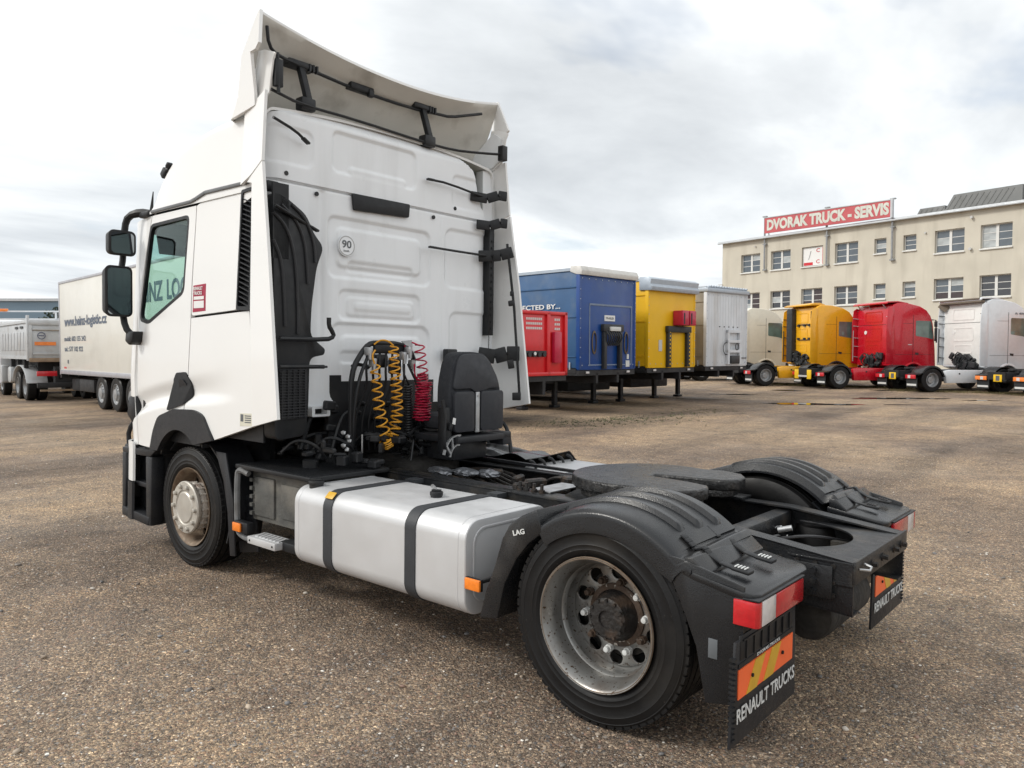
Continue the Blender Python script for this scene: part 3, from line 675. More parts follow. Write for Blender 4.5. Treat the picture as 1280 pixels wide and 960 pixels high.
def guard(s, dz):
    def nrm(p, n): 
        return n if n.dot(Vector((p.x+.02, p.y-.36))) > 0 else -n
    def cross(v):                          # across: 0 inner edge ... 1 outer lip foot -> (y, drop along normal)
        if v < .80: y = .60+(1.12-.60)*v/.80; return y, .03 - .022*(v/.80)**2 if v > .02 else -.012
        w = (v-.80)/.20
        if w < .5: t = w/.5; return 1.12+.072*math.sin(t*PI/2), .008*(1-t)-.020*(1-math.cos(t*PI/2))
        t = (w-.5)/.5; return 1.192+.006*t, -.020-.072*t
    us = len(ARC)+1
    def fn(u, v):
        p, n = path_at(PATH[:-2], u); n = nrm(p, n); y, h = cross(v); k = 1.0
        if p.x < -.40: k = max(.35, 1-(-.40-p.x)/.10)
        h = h*(k if v >= .8 else 1)
        q = p+n*(h+.012); return Vector((q.x, s*y, q.y))
    mb = MB(); mb.surf(fn, 60, 50, thick=lambda co: Vector((-(co.x+.02), 0, -(co.z-.36))).normalized()*.012)
    g = part('mudguard', mb, guard_m, truck, ('left' if s > 0 else 'right')+' rear mudguard of wet ribbed dark plastic', ang=50)
    # raised ribs
    for i, (yc, u0_, u1_) in enumerate(((.72, .16, .82), (.86, .10, .80), (1.0, .06, .78))):
        mb = MB()
        def fr(u, v, yc=yc, u0_=u0_, u1_=u1_):
            uu = u0_+(u1_-u0_)*u; p, n = path_at(PATH[:-2], uu); n = nrm(p, n); vv = (yc-.60)/.52*.8; _, h = cross(vv)
            e = min(1, u/.03, (1-u)/.03); pr = min(1, v/.25, (1-v)/.25)
            q = p+n*(h+.012+.020*pr*max(0, e)-.001); return Vector((q.x, s*(yc+(v-.5)*.058), q.y))
        mb.surf(fr, 44, 8); part('rib', mb, guard_m, g, ang=50)
    # straps of the rear half
    for yc in (.80, 1.04):
        mb = MB()
        pts = []
        for k in range(9):
            p, n = path_at(PATH[:-2], .80+.2*k/8); n = nrm(p, n); pts.append(p+n*.034)
        pts += [Vector((-.53, .822)), Vector((-.60, .806))]
        for a, b in zip(pts, pts[1:]): mb.bar((a.x, s*yc, a.y), (b.x, s*yc, b.y), .040, .009, .002)
        mb.bar((-.585, s*yc, .812), (-.665, s*yc, .802), .056, .016, .006)
        st = part('strap', mb, bplast, g)
        mb = MB()
        for k in range(4): mb.bar((-.600-.014*k, s*(yc-.018), .8215-.0014*k), (-.600-.014*k, s*(yc+.018), .8215-.0014*k), .006, .004)
        part('buckle', mb, ltext if s > 0 else bplast, st)
    mb = MB(); mb.prism([(-.44, .79), (-.435, .852), (-.472, .858), (-.535, .806), (-.54, .775)], 'y', s*.604, s*1.186, bev=.006); part('joint_strip', mb, guard_m, g)
    # shelf over the tail lamp
    mb = MB(); mb.prism([(-.425, .60), (-.425, 1.192), (-.70, 1.205), (-.735, 1.19), (-.755, 1.15), (-.755, .66), (-.735, .61), (-.70, .60)], 'z', 0, .035, bev=.010)
    for v in mb.bm.verts: v.co.y *= s; v.co.z += .806+(v.co.x+.465)*.16-.036
    bmesh.ops.recalc_face_normals(mb.bm, faces=mb.bm.faces)
    part('shelf', mb, guard_m, g)
    # front foot of the guard
    mb = MB(); mb.prism([(.335, .945), (.44, .895), (.51, .845), (.555, .77), (.605, .62), (.665, .47), (.705, .335), (.58, .355), (.535, .54), (.46, .68), (.39, .765), (.30, .835)], 'y', s*.60, s*1.195, bev=.012)
    mb.bm.normal_update()
    part('front_leg', mb, guard_m, g)
    mb = MB(); mb.prism([(-.33, .855), (-.44, .845), (-.70, .785), (-.70, .58), (-.655, .30), (-.545, .28), (-.50, .50), (-.42, .68)], 'y', s*1.178, s*1.192, bev=.004)
    mb.surf(lambda u, v: Vector((-.335-.215*min(1, u*1.9)**.8 if u < .5 else -.55, s*(.60+.585*v), .82-.54*u)), 18, 2, thick=Vector((-.012, 0, 0)))
    mb.prism([(-.49, .735), (-.55, .748), (-.60, .735), (-.60, .60), (-.555, .57), (-.50, .60)], 'y', s*1.150, s*1.181)
    part('rear_leg', mb, guard_m, g)
    mb = MB(); mb.bb(-.595, -.555, s*1.192, s*1.1945, .47, .55, .001); part('sticker', mb, ddec, g)
    return g
gl = guard(1, 0); gr_ = guard(-1, 0)
text('LAG', 'lettering', gl, ltext, (.475, 1.199, .795), (-1, 0, .30), (0.30, 0, 1), .026, .075, .002, .03)

# ------------------------------------------------ tail lamps and mudflaps
def tail(s):
    lab = ('left' if s > 0 else 'right')+' tail lamp in red and clear lens'
    mb = MB(); mb.bb(-.745, -.66, s*.725, s*1.205, .632, .742, .006); h = part('tail_lamp', mb, bplast, truck, lab)
    mb = MB(); mb.bb(-.768, -.745, s*.73, s*1.035, .638, .738, .006); part('lens', mb, redl, h)
    mb = MB(); mb.bb(-.768, -.745, s*1.035, s*1.175, .638, .738, .004); part('reversing_lens', mb, whl, h)
    mb = MB(); mb.prism([(-.768, 1.175), (-.768, 1.200), (-.755, 1.213), (-.665, 1.213), (-.665, 1.19), (-.745, 1.19), (-.745, 1.175)], 'z', .638, .738, bev=.003)
    for v in mb.bm.verts: v.co.y *= s
    bmesh.ops.recalc_face_normals(mb.bm, faces=mb.bm.faces); part('side_lens', mb, redl, h)
    mb = MB(); mb.bb(-.769, -.70, s*.72, s*1.21, .741, .748, .002); part('bezel', mb, bplast, h)
def flap(s):
    y0, y1 = (.585, 1.205)
    mb = MB(); mb.prism([(y0, .58), (y1, .58), (y1+.012, .40), (y1+.035, .175), (y0-.02, .175)], 'x', -.70, -.688, bev=.002)
    for v in mb.bm.verts:
        v.co.y *= s
    bmesh.ops.recalc_face_normals(mb.bm, faces=mb.bm.faces)
    f = part('mudflap', mb, dplast if s > 0 else dplast, truck, ('left' if s > 0 else 'right')+' black mudflap with pale lettering and reflective board')
    mb = MB()
    for k in range(16): mb.bb(-.708, -.684, s*(y1+.005), s*(y1+.026), .20+.021*k, .210+.021*k)
    part('edge_ribs', mb, bplast, f)
    b0, b1, z0, z1 = (.62, 1.185, .352, .468)
    fr = D.objects.new('x', None); D.objects.remove(fr)
    mb = MB(); mb.bb(-.7045, -.6985, s*b0, s*b1, z0, z1); bd = part('reflective_board', mb, refor, f)
    n = 2; w = (b1-b0)
    for k, off in enumerate((.13, .43) if s > 0 else (.13, .43)):
        yl = b1-w*(off+.0); a = .17*w*1.05
        q = [(yl-.30*w*.42*0-.0, z0), (yl-a, z0), (yl-a-.085, z1), (yl-.085, z1)]
        q = [(s*y, z) for y, z in q]
        mb = MB(); mb.prism(q, 'x', -.7065, -.7046); part('amber_stripe', mb, refye, bd)
    for y in (1.06, .745):
        mb = MB(); mb.cyl((-.706, s*y, .415), (-.712, s*y, .415), .008, n=10); part('rivet', mb, bplast, bd)
    mb = MB(); mb.bb(-.704, -.699, s*b0, s*b1, .474, .492); st = part('name_strip', mb, bplast, f)
    rgt = (0, -1, 0); 
    ystart = 1.01 if s > 0 else -.70
    text('DVORAK-TRUCKS', 'lettering', st, ltext, (-.7042, ystart, .4765), rgt, (0, 0, 1), .013, .24, .0008, .02)
    ys = 1.20 if s > 0 else -.60
    text('RENAULT TRUCKS', 'lettering', f, ltext, (-.7065, ys, .262), rgt, (-.0, 0, 1), .058, .60, .002, .012)
    mb = MB()                                   # plate holder with dark panel above
    mb.bb(-.703, -.694, s*.62, s*1.17, .50, .60, .003)
    for k in range(7): mb.bb(-.709, -.70, s*(.66+.075*k), s*(.672+.075*k), .50, .575)
    mb.bb(-.709, -.70, s*.64, s*1.15, .575, .583)
    part('lamp_bracket', mb, bplast, f)
tail(1); tail(-1); flap(1); flap(-1)
for o_ in truck.children:
    if o_.get('label', '').startswith('right black mudflap'): o_.location.z = -.03
    if o_.get('label', '').startswith('left black mudflap'): o_.location.y = .05

# ------------------------------------------------ fuel tanks
def tank(s, x0, x1, simple=False):
    mb = MB(); sec = rrect(.50, 1.20, .305, .815, .105, 8)
    mb.prism([(s*a, b) for a, b in sec], 'x', x0+.0, x1, bev=.012, seg=3)
    t = part('fuel_tank', mb, alu, truck, ('left' if s > 0 else 'right')+' brushed aluminium fuel tank', ang=28)
    for (a, w) in (((1.22, .085), (1.975, .085)) if not simple else ((1.35, .08),)):
        mb = MB(); o = rrect(.495, 1.206, .299, .821, .11, 8); i = rrect(.502, 1.199, .306, .814, .103, 8)
        mb.prism([(s*p, q) for p, q in o], 'x', a-w/2, a+w/2, holes=[[(s*p, q) for p, q in i]])
        mb.bb(a-w/2, a+w/2, s*.40, s*.53, .79, .821)
        part('tank_strap', mb, strapm, t)
    # end dish
    mb = MB(); sec = rrect(.56, 1.14, .365, .77, .09, 6); inn = rrect(.575, 1.125, .38, .755, .085, 6)
    mb.prism([(s*p, q) for p, q in sec], 'x', x0-.004, x0+.004, holes=[[(s*p, q) for p, q in inn]], bev=.002); part('end_rim', mb, alu, t)
    mb = MB(); sec = rrect(.5, 1.2, .305, .83, .105, 8)
    for xx in (x0+.055, x1-.05):
        o = rrect(.499, 1.2015, .3035, .8165, .106, 8); i = rrect(.502, 1.198, .307, .813, .103, 8)
        mb.prism([(s*p, q) for p, q in o], 'x', xx-.003, xx+.003, holes=[[(s*p, q) for p, q in i]])
    part('weld_seam', mb, alu, t)
    return t
tk = tank(1, .80, 2.335); tk2 = tank(-1, .85, 1.86, True)
mb = MB(); mb.box((1.975, 1.178, .796), (.075, .004, .05), (.78, 0, 0), .001); o = part('strap_label', mb, refye, tk)
for (x, y, r) in ((2.235, 1.10, .050), (1.40, .83, .040)):
    mb = MB(); mb.cyl((x, y, .80), (x, y, .832), r*.9, n=28); mb.cyl((x, y, .824), (x, y, .850), r, n=28, bev=.006)
    mb.box((x, y, .855), (r*1.5, r*.5, .014), (0, 0, .5), .004); part('filler_cap', mb, bplast, tk)
mb = MB(); mb.tube([(1.40, .83, .852), (1.47, .78, .855), (1.55, .72, .85)], .012, 8, 1); part('cap_lever', mb, steel, tk)
mb = MB(); mb.box((.74, 1.206, .50), (.105, .016, .060), None, .006); mb.cyl((.74, 1.19, .50), (.74, 1.20, .50), .02, n=12)
mk = part('marker_lamp', mb, orange, truck, 'orange side marker at the rear end of the tank'); mb = MB(); mb.bb(.69, .80, 1.180, 1.198, .468, .53, .003); mb.cyl((.74, .9, .50), (.74, 1.18, .50), .012, n=8); part('bracket', mb, bplast, mk)
# battery / brake box ahead of the tank
mb = MB(); mb.bb(2.37, 3.10, .50, 1.04, .46, .815, .012); mb.bb(2.40, 2.72, 1.035, 1.052, .52, .76, .006); mb.bb(2.80, 3.05, 1.035, 1.056, .50, .78, .006)
for k in range(5): mb.bb(3.06, 3.09, 1.03, 1.07, .50+.06*k, .525+.06*k)
part('battery_box', mb, mat('grimed grey box', (.085, .085, .08), .7, var=.3, vs=7, dirt=((.20, .18, .15), 5, .45, .7), bump=(60, .3)), truck)
mb = MB(); mb.bb(2.56, 2.90, 1.05, 1.20, .345, .395, .004)
for k in range(7): mb.box((2.60+.043*k, 1.12, .398), (.022, .10, .006), (0, 0, .4))
st = part('foot_step', mb, alu, truck, 'small aluminium step between front wheel and tank')
mb = MB(); mb.bb(2.40, 2.60, .80, 1.14, .335, .40, .01); mb.bb(2.36, 2.48, .60, 1.10, .38, .52, .02); part('step_bracket', mb, bplast, st)
for x in (2.59, 2.87):
    mb = MB(); mb.cyl((x, 1.198, .37), (x, 1.204, .37), .007, n=8); part('screw', mb, bplast, st)
mb = MB(); mb.tube([(3.05, 1.10, .80), (3.14, 1.12, .83), (3.17, 1.12, .78), (3.17, 1.12, .40), (3.12, 1.12, .345), (2.95, 1.12, .34)], .022, 8, 2); part('side_guard_tube', mb, mat('scuffed grey tube', (.16, .165, .17), .5, var=.3, vs=15, dirt=((.1, .09, .08), 8, .5, .6)), truck)
mb = MB(); mb.box((3.10, 1.165, .42), (.105, .016, .062), None, .006); mk = part('marker_lamp', mb, orange, truck, 'orange side marker behind the front wheel'); mb = MB(); mb.bb(2.98, 3.16, 1.10, 1.156, .38, .46, .006); part('bracket', mb, bplast, mk)
# front mudguard: arch and rear flap
for s in (1, -1):
    mb = MB()
    def fa(u, v, s=s):
        a = rad(-18 + 200*u); r = .535; return Vector((WB-.0+r*math.cos(PI-a)*-1*-1, s*(.84+.30*v), WR+r*math.sin(a)))
    def fa2(u, v, s=s):
        a = rad(160*u + (-25)); return Vector((WB-.54*math.cos(a), s*(.86+.27*v), WR+.02+.53*math.sin(a)))
    mb.surf(fa2, 30, 3, thick=lambda co: Vector((co.x-WB, 0, co.z-WR)).normalized()*.012)
    mb.bar((3.275, s*1.0, .60), (3.20, s*1.0, .19), .26, .02, .004)
    mb.prism([(3.44, .93), (3.30, .93), (3.20, .60), (3.17, .19), (3.24, .18), (3.275, .5), (3.33, .72)], 'y', s*1.125, s*1.14, bev=.003)
    part('front_mudguard', mb, dplast, truck)
# right hand side box and sheet
mb = MB(); mb.bb(1.90, 2.95, -1.16, -.48, .36, .80, .03); part('exhaust_box', mb, dirtyb, truck)
random.seed(5)
mb = MB(); mb.surf(lambda u, v: Vector((1.80+1.15*u, -.50-.68*v, .865+.022*math.sin(9*u+3*v)+.018*math.sin(17*u-4*v)+.012*math.sin(31*u*v+2)-.09*max(0, v-.85)/.15*1.0)), 50, 30, thick=Vector((0, 0, -.006)))
part('side_cover_sheet', mb, glossb, truck, ang=60)
mb = MB()
for k in range(5): mb.tube([(1.80, -.55-.12*k, .862), (1.76, -.56-.12*k, .85), (1.74, -.56-.12*k, .80)], .012, 6, 1)
mb.bar((1.0, -.40, .85), (2.9, -.40, .87), .03, .02); part('cover_edge', mb, bplast, truck)

# ================================================================== cab
def smooth01(t): t = max(0., min(1., t)); return t*t*(3-2*t)
def zup(x): return 1.32+(4.75-x)*.155+.012*math.sin((4.75-x)*2)          # upper swage line
ZLO = [(2.7, 1.41), (3.0, 1.39), (3.4, 1.36), (3.8, 1.335), (4.1, 1.315), (4.4, 1.26), (4.66, 1.20), (4.9, 1.12)]
def zlo(x):
    f = lambda x: next((b+(d-b)*(x-a)/(c-a) for (a, b), (c, d) in zip(ZLO, ZLO[1:]) if x <= c), 1.12)
    return (f(x-.1)+f(x-.05)+f(x)+f(x+.05)+f(x+.1))/5
def side_y(x, z):
    y = 1.205
    if x > 4.3: y -= .055*((x-4.3)/.45)**2*1.0
    y -= .03*smooth01((z-2.0)/.9)
    fade = smooth01((x-2.95)/.9)
    a, b = zup(x), zlo(x)
    dep = .036*fade
    if z < a:
        if z > b: y -= dep*smooth01((a-z)/max(.02, (a-b)*.92))
        else: y -= dep*(1-smooth01((b-z)/.08))
        if z < b: y += .010*fade*smooth01((b-z)/.08)
    return y
def skin():
    mb = MB(); x0, x1, z0, z1 = 2.74, 4.80, .80, 2.86
    mb.surf(lambda u, v: Vector((x0+(x1-x0)*u, side_y(x0+(x1-x0)*u, z0+(z1-z0)*v), z0+(z1-z0)*v)), 76, 96, thick=Vector((0, -.035, 0)))
    me = D.meshes.new('s'); mb.bm.to_mesh(me); mb.bm.free(); return me
def cutter(poly, bev=0):
    mb = MB(); mb.prism(poly, 'y', .9, 1.5); me = D.meshes.new('c'); mb.bm.to_mesh(me); mb.bm.free(); return me
def rnd(poly, r, n=4, only=None):
    out = []
    for i, b in enumerate(poly):
        if only is not None and i not in only: out.append(b); continue
        a = Vector(poly[i-1]); b = Vector(b); c = Vector(poly[(i+1) % len(poly)])
        d1 = (a-b); d2 = (c-b); k = min(r, d1.length*.45, d2.length*.45); p = b+d1.normalized()*k; q = b+d2.normalized()*k
        for j in range(n+1):
            t = j/n; w = p*(1-t)**2+b*2*t*(1-t)+q*t*t; out.append((w.x, w.y))
    return out
WIN = rnd([(4.385, 2.675), (3.775, 2.685), (3.815, 2.135), (4.40, 1.915), (4.575, 1.945)], .05)
DOOR = [(3.652, 2.765), (4.375, 2.765), (4.55, 2.20), (4.665, 1.75), (4.70, 1.45), (4.69, 1.22), (4.62, .885), (4.27, .885), (4.24, 1.03), (4.16, 1.15), (3.93, 1.21), (3.785, 1.215), (3.735, 1.5), (3.69, 1.91)]
LOWER = [(3.722, 1.50), (3.678, 1.922), (3.05, 1.948), (2.865, 1.955), (2.795, 1.17), (3.33, 1.03), (3.47, 1.19), (3.60, 1.215), (3.773, 1.215)]
LOCK = rnd([(3.672, 1.940), (3.640, 2.762), (3.52, 2.800), (3.015, 2.790), (3.035, 1.968)], .03, only=(0, 4))
FRONTQ = [(4.39, 2.765), (4.80, 2.765), (4.80, .86), (4.635, .885), (4.705, 1.22), (4.715, 1.45), (4.68, 1.75), (4.565, 2.20)]
SK = skin()
winB = rnd([(4.41, 2.70), (3.75, 2.71), (3.79, 2.115), (4.39, 1.885), (4.61, 1.92)], .06)
door_me = finish(boolean(boolean(SK, cutter(DOOR), 'INTERSECT'), cutter(winB), 'DIFFERENCE'))
lower_me = finish(boolean(SK, cutter(LOWER), 'INTERSECT')); lock_me = finish(boolean(SK, cutter(LOCK), 'INTERSECT')); fq_me = finish(boolean(SK, cutter(FRONTQ), 'INTERSECT'))
def onskin(poly, lift=.002, hole=None, thick=.012):
    mb = MB(); mb.prism(poly, 'y', 0, thick, holes=[hole] if hole else ())
    for v in mb.bm.verts: v.co.y += side_y(v.co.x, v.co.z)+lift-thick
    return mb
stripe_me = None
for s in (1, -1):
    f = (lambda m: m) if s > 0 else flipy
    side = 'left' if s > 0 else 'right'
    def pm(name, mb, mt, par, label=None, ang=35):
        me = mb.mesh(name, ang); o = put(name, f(me), mt, par)
        if label: o['label'] = label
        return o
    dr = put('door', f(door_me), white, truck); dr['label'] = side+' cab door with angled window'
    pm('window_seal', onskin(winB, .001, WIN, .03), bplast, dr)
    mb = MB(); mb.prism(inset(WIN, -.004), 'y', 0, .005)
    for v in mb.bm.verts: v.co.y += side_y(v.co.x, v.co.z)-.020
    pm('window_glass', mb, cabglass, dr)
    mb = onskin(rnd([(3.90, 1.505), (3.755, 1.515), (3.69, 1.44), (3.70, 1.33), (3.78, 1.265), (4.04, 1.205), (3.94, 1.45)], .02), .012, None, .03)
    hd = pm('handle', mb, bplast, dr)
    mb = onskin(rnd([(3.845, 1.455), (3.79, 1.46), (3.75, 1.42), (3.76, 1.35), (3.80, 1.315), (3.89, 1.30)], .02), .020, None, .010); pm('grip', mb, dplast, hd)
    lo_ = put('lower_side_panel', f(lower_me), white, truck)
    lk = put('locker_panel', f(lock_me), white, truck)
    put('front_corner_panel', f(fq_me), white, truck)
    mb = MB(); mb.surf(lambda u, v: Vector((2.78+1.97*u, 1.14, .88+1.90*v)), 2, 2, thick=Vector((0, -.01, 0)), keep=lambda u, v: True) if False else mb.bb(2.78, 3.655, 1.135, 1.15, 1.05, 2.80); mb.bb(3.655, 4.62, 1.135, 1.15, .95, 1.86)
    mb.bb(3.60, 3.76, 1.12, 1.15, 1.8, 2.78); mb.bb(3.655, 4.37, 1.12, 1.145, 2.70, 2.80)
    pm('inner_wall', mb, bplast, truck)
    # dark moulding under the roof
    pts = [(4.37, 2.795), (3.715, 2.800), (3.64, 2.812), (3.50, 2.842), (2.90, 2.838)]
    mb = MB()
    for a, b in zip(pts, pts[1:]): mb.bar((a[0], side_y(*a)+.006, a[1]), (b[0], side_y(*b)+.006, b[1]), .030, .026, .006)
    pm('roof_moulding', mb, mat('grey moulding %s' % side, (.13, .135, .14), .5, var=.1), truck)
    # louvred grille
    mb = onskin(rnd([(3.0, 2.795), (2.80, 2.805), (2.825, 1.955), (3.02, 1.965)], .02), .012, rnd([(2.983, 2.775), (2.838, 2.782), (2.862, 1.985), (3.003, 1.99)], .02), .03)
    gl_ = pm('side_grille', mb, bplast, truck, side+' louvred air grille')
    mb = onskin([(2.99, 2.79), (2.82, 2.79), (2.84, 1.97), (3.01, 1.97)], -.035, None, .004); pm('backing', mb, bplast, gl_)
    for k in range(22):
        z = 2.005+.0335*k; xs = .5*((2.983+(z-2.8)*-.022)+(2.838+(2.8-z)*.028))
        x = 2.924-(z-2.4)*.03; mb = MB(); mb.bar((x-.073, side_y(x, z)-.010, z-.022), (x+.073, side_y(x, z)-.010, z+.026), .028, .007)
        pm('slat', mb, dplast if k % 1 == 0 else bplast, gl_)
    mb = onskin([(2.985, 2.775), (2.845, 2.78), (2.85, 2.745), (2.985, 2.705)], .0, None, .01); pm('end_fillet', mb, white, gl_)
    # wheel arch trim
    arc = [(WB-.02+.50*math.cos(t), WR+.03+.575*math.sin(t)) for t in np.linspace(rad(152), rad(56), 18)]
    arc = [(4.335-0.0, .872)] if False else arc
    outl = rnd([(4.335, .870), (4.275, 1.03), (4.19, 1.15), (3.93, 1.222), (3.61, 1.235), (3.475, 1.205), (3.335, 1.025)], .05, only=(1, 2, 4, 5))
    inn = [(WB+.06+.47*math.cos(t), .44+.625*math.sin(t)) for t in np.linspace(rad(122), rad(44), 18)]
    mb = MB(); mb.prism(outl+inn, 'y', 0, .05)
    for v in mb.bm.verts: v.co.y += 1.180
    pm('wheel_arch_trim', mb, dplast, truck)
    mb = MB(); mb.surf(lambda u, v: Vector((WB+.06+.48*math.cos(rad(128-90*u)), .70+.48*v, .44+.64*math.sin(rad(128-90*u)))), 20, 2, thick=Vector((0, 0, .03))); mb.bb(3.35, 4.3, .70, .74, .5, 1.2); pm('wheel_housing', mb, bplast, truck)
    # steps and lower front
    mb = MB(); mb.prism([(4.28, .865), (4.93, .83), (4.90, .55), (4.92, .27), (4.86, .235), (4.40, .225), (4.385, .80)], 'y', .80, 1.10, bev=.02)
    mb.prism([(4.30, .862), (4.93, .84), (4.92, .79), (4.40, .80)], 'y', 1.10, 1.195, bev=.008)
    mb.prism([(4.36, .80), (4.47, .80), (4.47, .24), (4.385, .225)], 'y', 1.09, 1.20, bev=.012); mb.prism([(4.84, .80), (4.92, .80), (4.93, .28), (4.87, .24)], 'y', 1.09, 1.20, bev=.012)
    mb.prism([(4.40, .30), (4.92, .33), (4.92, .25), (4.42, .225)], 'y', 1.09, 1.205, bev=.01); mb.prism([(4.45, .565), (4.9, .57), (4.9, .53), (4.45, .525)], 'y', 1.05, 1.17, bev=.006)
    pm('cab_step', mb, dplast, truck, 'two tier '+side+' entry step in black plastic')
    # rear side deflector, two panels
    def flare(co): return 1.195+.070*max(0, min(1, (2.95-co.x)/.5))**1.3
    def plate(poly, t=.022):
        mb = MB(); mb.prism(poly, 'y', 0, t)
        for v in mb.bm.verts: v.co.y += flare(v.co)
        return mb
    pm('side_deflector', plate([(2.862, 2.825), (2.80, 2.855), (2.625, 2.925), (2.525, 2.30), (2.395, 1.243), (2.785, 1.166), (2.815, 1.95), (2.79, 2.81)]), white, truck, side+' rear side deflector panel')
    mb = plate([(2.632, 2.935), (2.81, 2.865), (2.96, 2.82), (2.96, 3.335), (2.80, 3.37), (2.655, 3.405)])
    for v in mb.bm.verts: v.co.y -= .035*smooth01((v.co.z-2.9)/.4)
    pm('upper_side_deflector', mb, white, truck)
    if s > 0: mb = MB(); mb.bb(2.60, 2.62, 1.07, 1.19, 2.30, 2.8); pm('deflector_post', mb, bplast, truck)
# stickers on the left side
def sk_pt(x, z, lift=.004): return (x, side_y(x, z)+lift, z)
mb = onskin([(3.655, 1.965), (3.462, 1.972), (3.46, 2.172), (3.648, 2.165)], .0015, None, .002); stk = part('sticker', mb, rdec, truck, 'maroon service sticker with white fields on the cab side')
for (z0, z1, x0, x1) in ((2.058, 2.082, 3.635, 3.485), (1.995, 2.048, 3.635, 3.485)):
    mb = onskin([(x0, z0), (x1, z0), (x1, z1), (x0, z1)], .0035, None, .002); part('white_field', mb, wdec, stk)
text('RENAULT', 'lettering', stk, wdec, sk_pt(3.637, 2.128), (-1, 0, 0), (0, 0, 1), .026, .135, .001, .02)
text('TRUCKS', 'lettering', stk, wdec, sk_pt(3.637, 2.093), (-1, 0, 0), (0, 0, 1), .026, .125, .001, .02)
mb = onskin([(2.985, 1.155), (2.83, 1.165), (2.825, 1.252), (2.985, 1.245)], .0015, None, .002); stk = part('sticker', mb, mat('cream label', (.62, .60, .50), .5), truck, 'small cream label low on the cab side')
mb = onskin([(2.975, 1.19), (2.94, 1.19), (2.94, 1.24), (2.975, 1.24)], .003, None, .002); part('printed_mark', mb, ddec, stk)
for k in range(4):
    mb = onskin([(2.92, 1.235-.015*k), (2.84, 1.237-.015*k), (2.84, 1.230-.015*k), (2.92, 1.228-.015*k)], .003, None, .002); part('printed_mark', mb, ddec, stk)
# front of the cab: pillars, windscreen, lower panel
def xf(z): 
    T = [(.25, 4.70), (.84, 4.68), (1.25, 4.73), (1.46, 4.74), (1.93, 4.68), (2.75, 4.42), (2.9, 4.36)]
    for (a, b), (c, d) in zip(T, T[1:]):
        if z <= c: return b+(d-b)*(z-a)/(c-a)
    return T[-1][1]
def front(q, z, o=0.0):                         # q in -1..1 across
    a = q*PI/2; r = 1.165-.03*smooth01((z-2)/.9)
    y = r*math.copysign(abs(math.sin(a))**.62, a); x = xf(z)+.36*abs(math.cos(a))**.75
    return Vector((x+o*math.cos(a), y+o*math.sin(a), z))
def fpiece(name, q0, q1, z0, z1, m, o=0.0, nu=24, nv=12, th=.02):
    mb = MB(); mb.surf(lambda u, v: front(q0+(q1-q0)*u, z0+(z1-z0)*v, o), nu, nv, thick=lambda co: -Vector((co.x-3.9, co.y, 0)).normalized()*th)
    return part(name, mb, m, truck, ang=50)
fpiece('windscreen', -.80, .80, 1.78, 2.66, cabglass, 0, th=.006)
fpiece('pillar', -1, -.80, 1.5, 2.80, white, .004); fpiece('pillar', .80, 1, 1.5, 2.80, white, .004)
fpiece('windscreen_header', -.80, .80, 2.66, 2.80, bplast); fpiece('front_panel', -.80, .80, .95, 1.78, dplast, .004)
fpiece('front_corner', -1, -.80, .88, 1.5, white, .004); fpiece('front_corner', .80, 1, .88, 1.5, white, .004)
fpiece('bumper', -1, 1, .24, .56, dplast, .05, 40); fpiece('front_fascia', -1, 1, .57, .90, white, .045, 40)

mb = MB(); mb.prism([(4.72, 1.30), (4.86, 1.28), (4.90, 1.12), (4.80, 1.05), (4.70, 1.10)], 'y', 1.02, 1.17, bev=.02); mb.tube([(4.80, 1.12, 1.1), (4.93, 1.14, .98), (4.92, 1.14, .86)], .02, 8, 1); mb.bb(4.80, 5.0, 1.0, 1.15, .40, .86, .02); part('headlamp_surround', mb, bplast, truck)
# roof
ZS = [(2.70, 3.345), (2.95, 3.345), (3.20, 3.348), (3.45, 3.34), (3.75, 3.305), (3.95, 3.255), (4.08, 3.20), (4.21, 3.115), (4.32, 3.01), (4.40, 2.92), (4.47, 2.83), (4.6, 2.80), (4.80, 2.80)]
ZC = [(2.70, 3.40), (3.2, 3.45), (3.6, 3.47), (4.0, 3.42), (4.3, 3.30), (4.55, 3.08), (4.72, 2.88), (4.80, 2.81)]
def lerpT(T, x):
    for (a, b), (c, d) in zip(T, T[1:]):
        if x <= c: t = (x-a)/(c-a); return b+(d-b)*t
    return T[-1][1]
def crv(T, x): return (lerpT(T, x-.05)+2*lerpT(T, x)+lerpT(T, x+.05))/4
def roof(u, v):
    x = 2.755+(4.80-2.755)*u; zs = max(2.805, crv(ZS, x)); zc = max(zs, crv(ZC, x)); w = 1.185
    if x > 4.38: w = 1.185*math.sqrt(max(0.0, 1-((x-4.38)/.425)**2))**.8
    q = abs(2*v-1); sg = 1 if v < .5 else -1                # 1 at the sill, 0 at the crown
    if q > .80: t = (1-q)/.20; y = w-(.035*t)*w/1.2; z = 2.80+(max(zs-.075, 2.80)-2.80)*t
    elif q > .62: t = (.80-q)/.18; a = t*PI/2; y = (w-.035*w/1.2)-.085*(1-math.cos(a))*w/1.2; z = max(2.80, zs-.075)+(zs-max(2.80, zs-.075))*math.sin(a)
    else: t = q/.62; y = (w-.12*w/1.2)*t; z = zc-(zc-zs)*(t**2.2)
    return Vector((x, sg*y, max(2.80, z)))
mb = MB(); mb.surf(roof, 70, 90, thick=Vector((0, 0, -.02))); part('roof', mb, white, truck, ang=60)
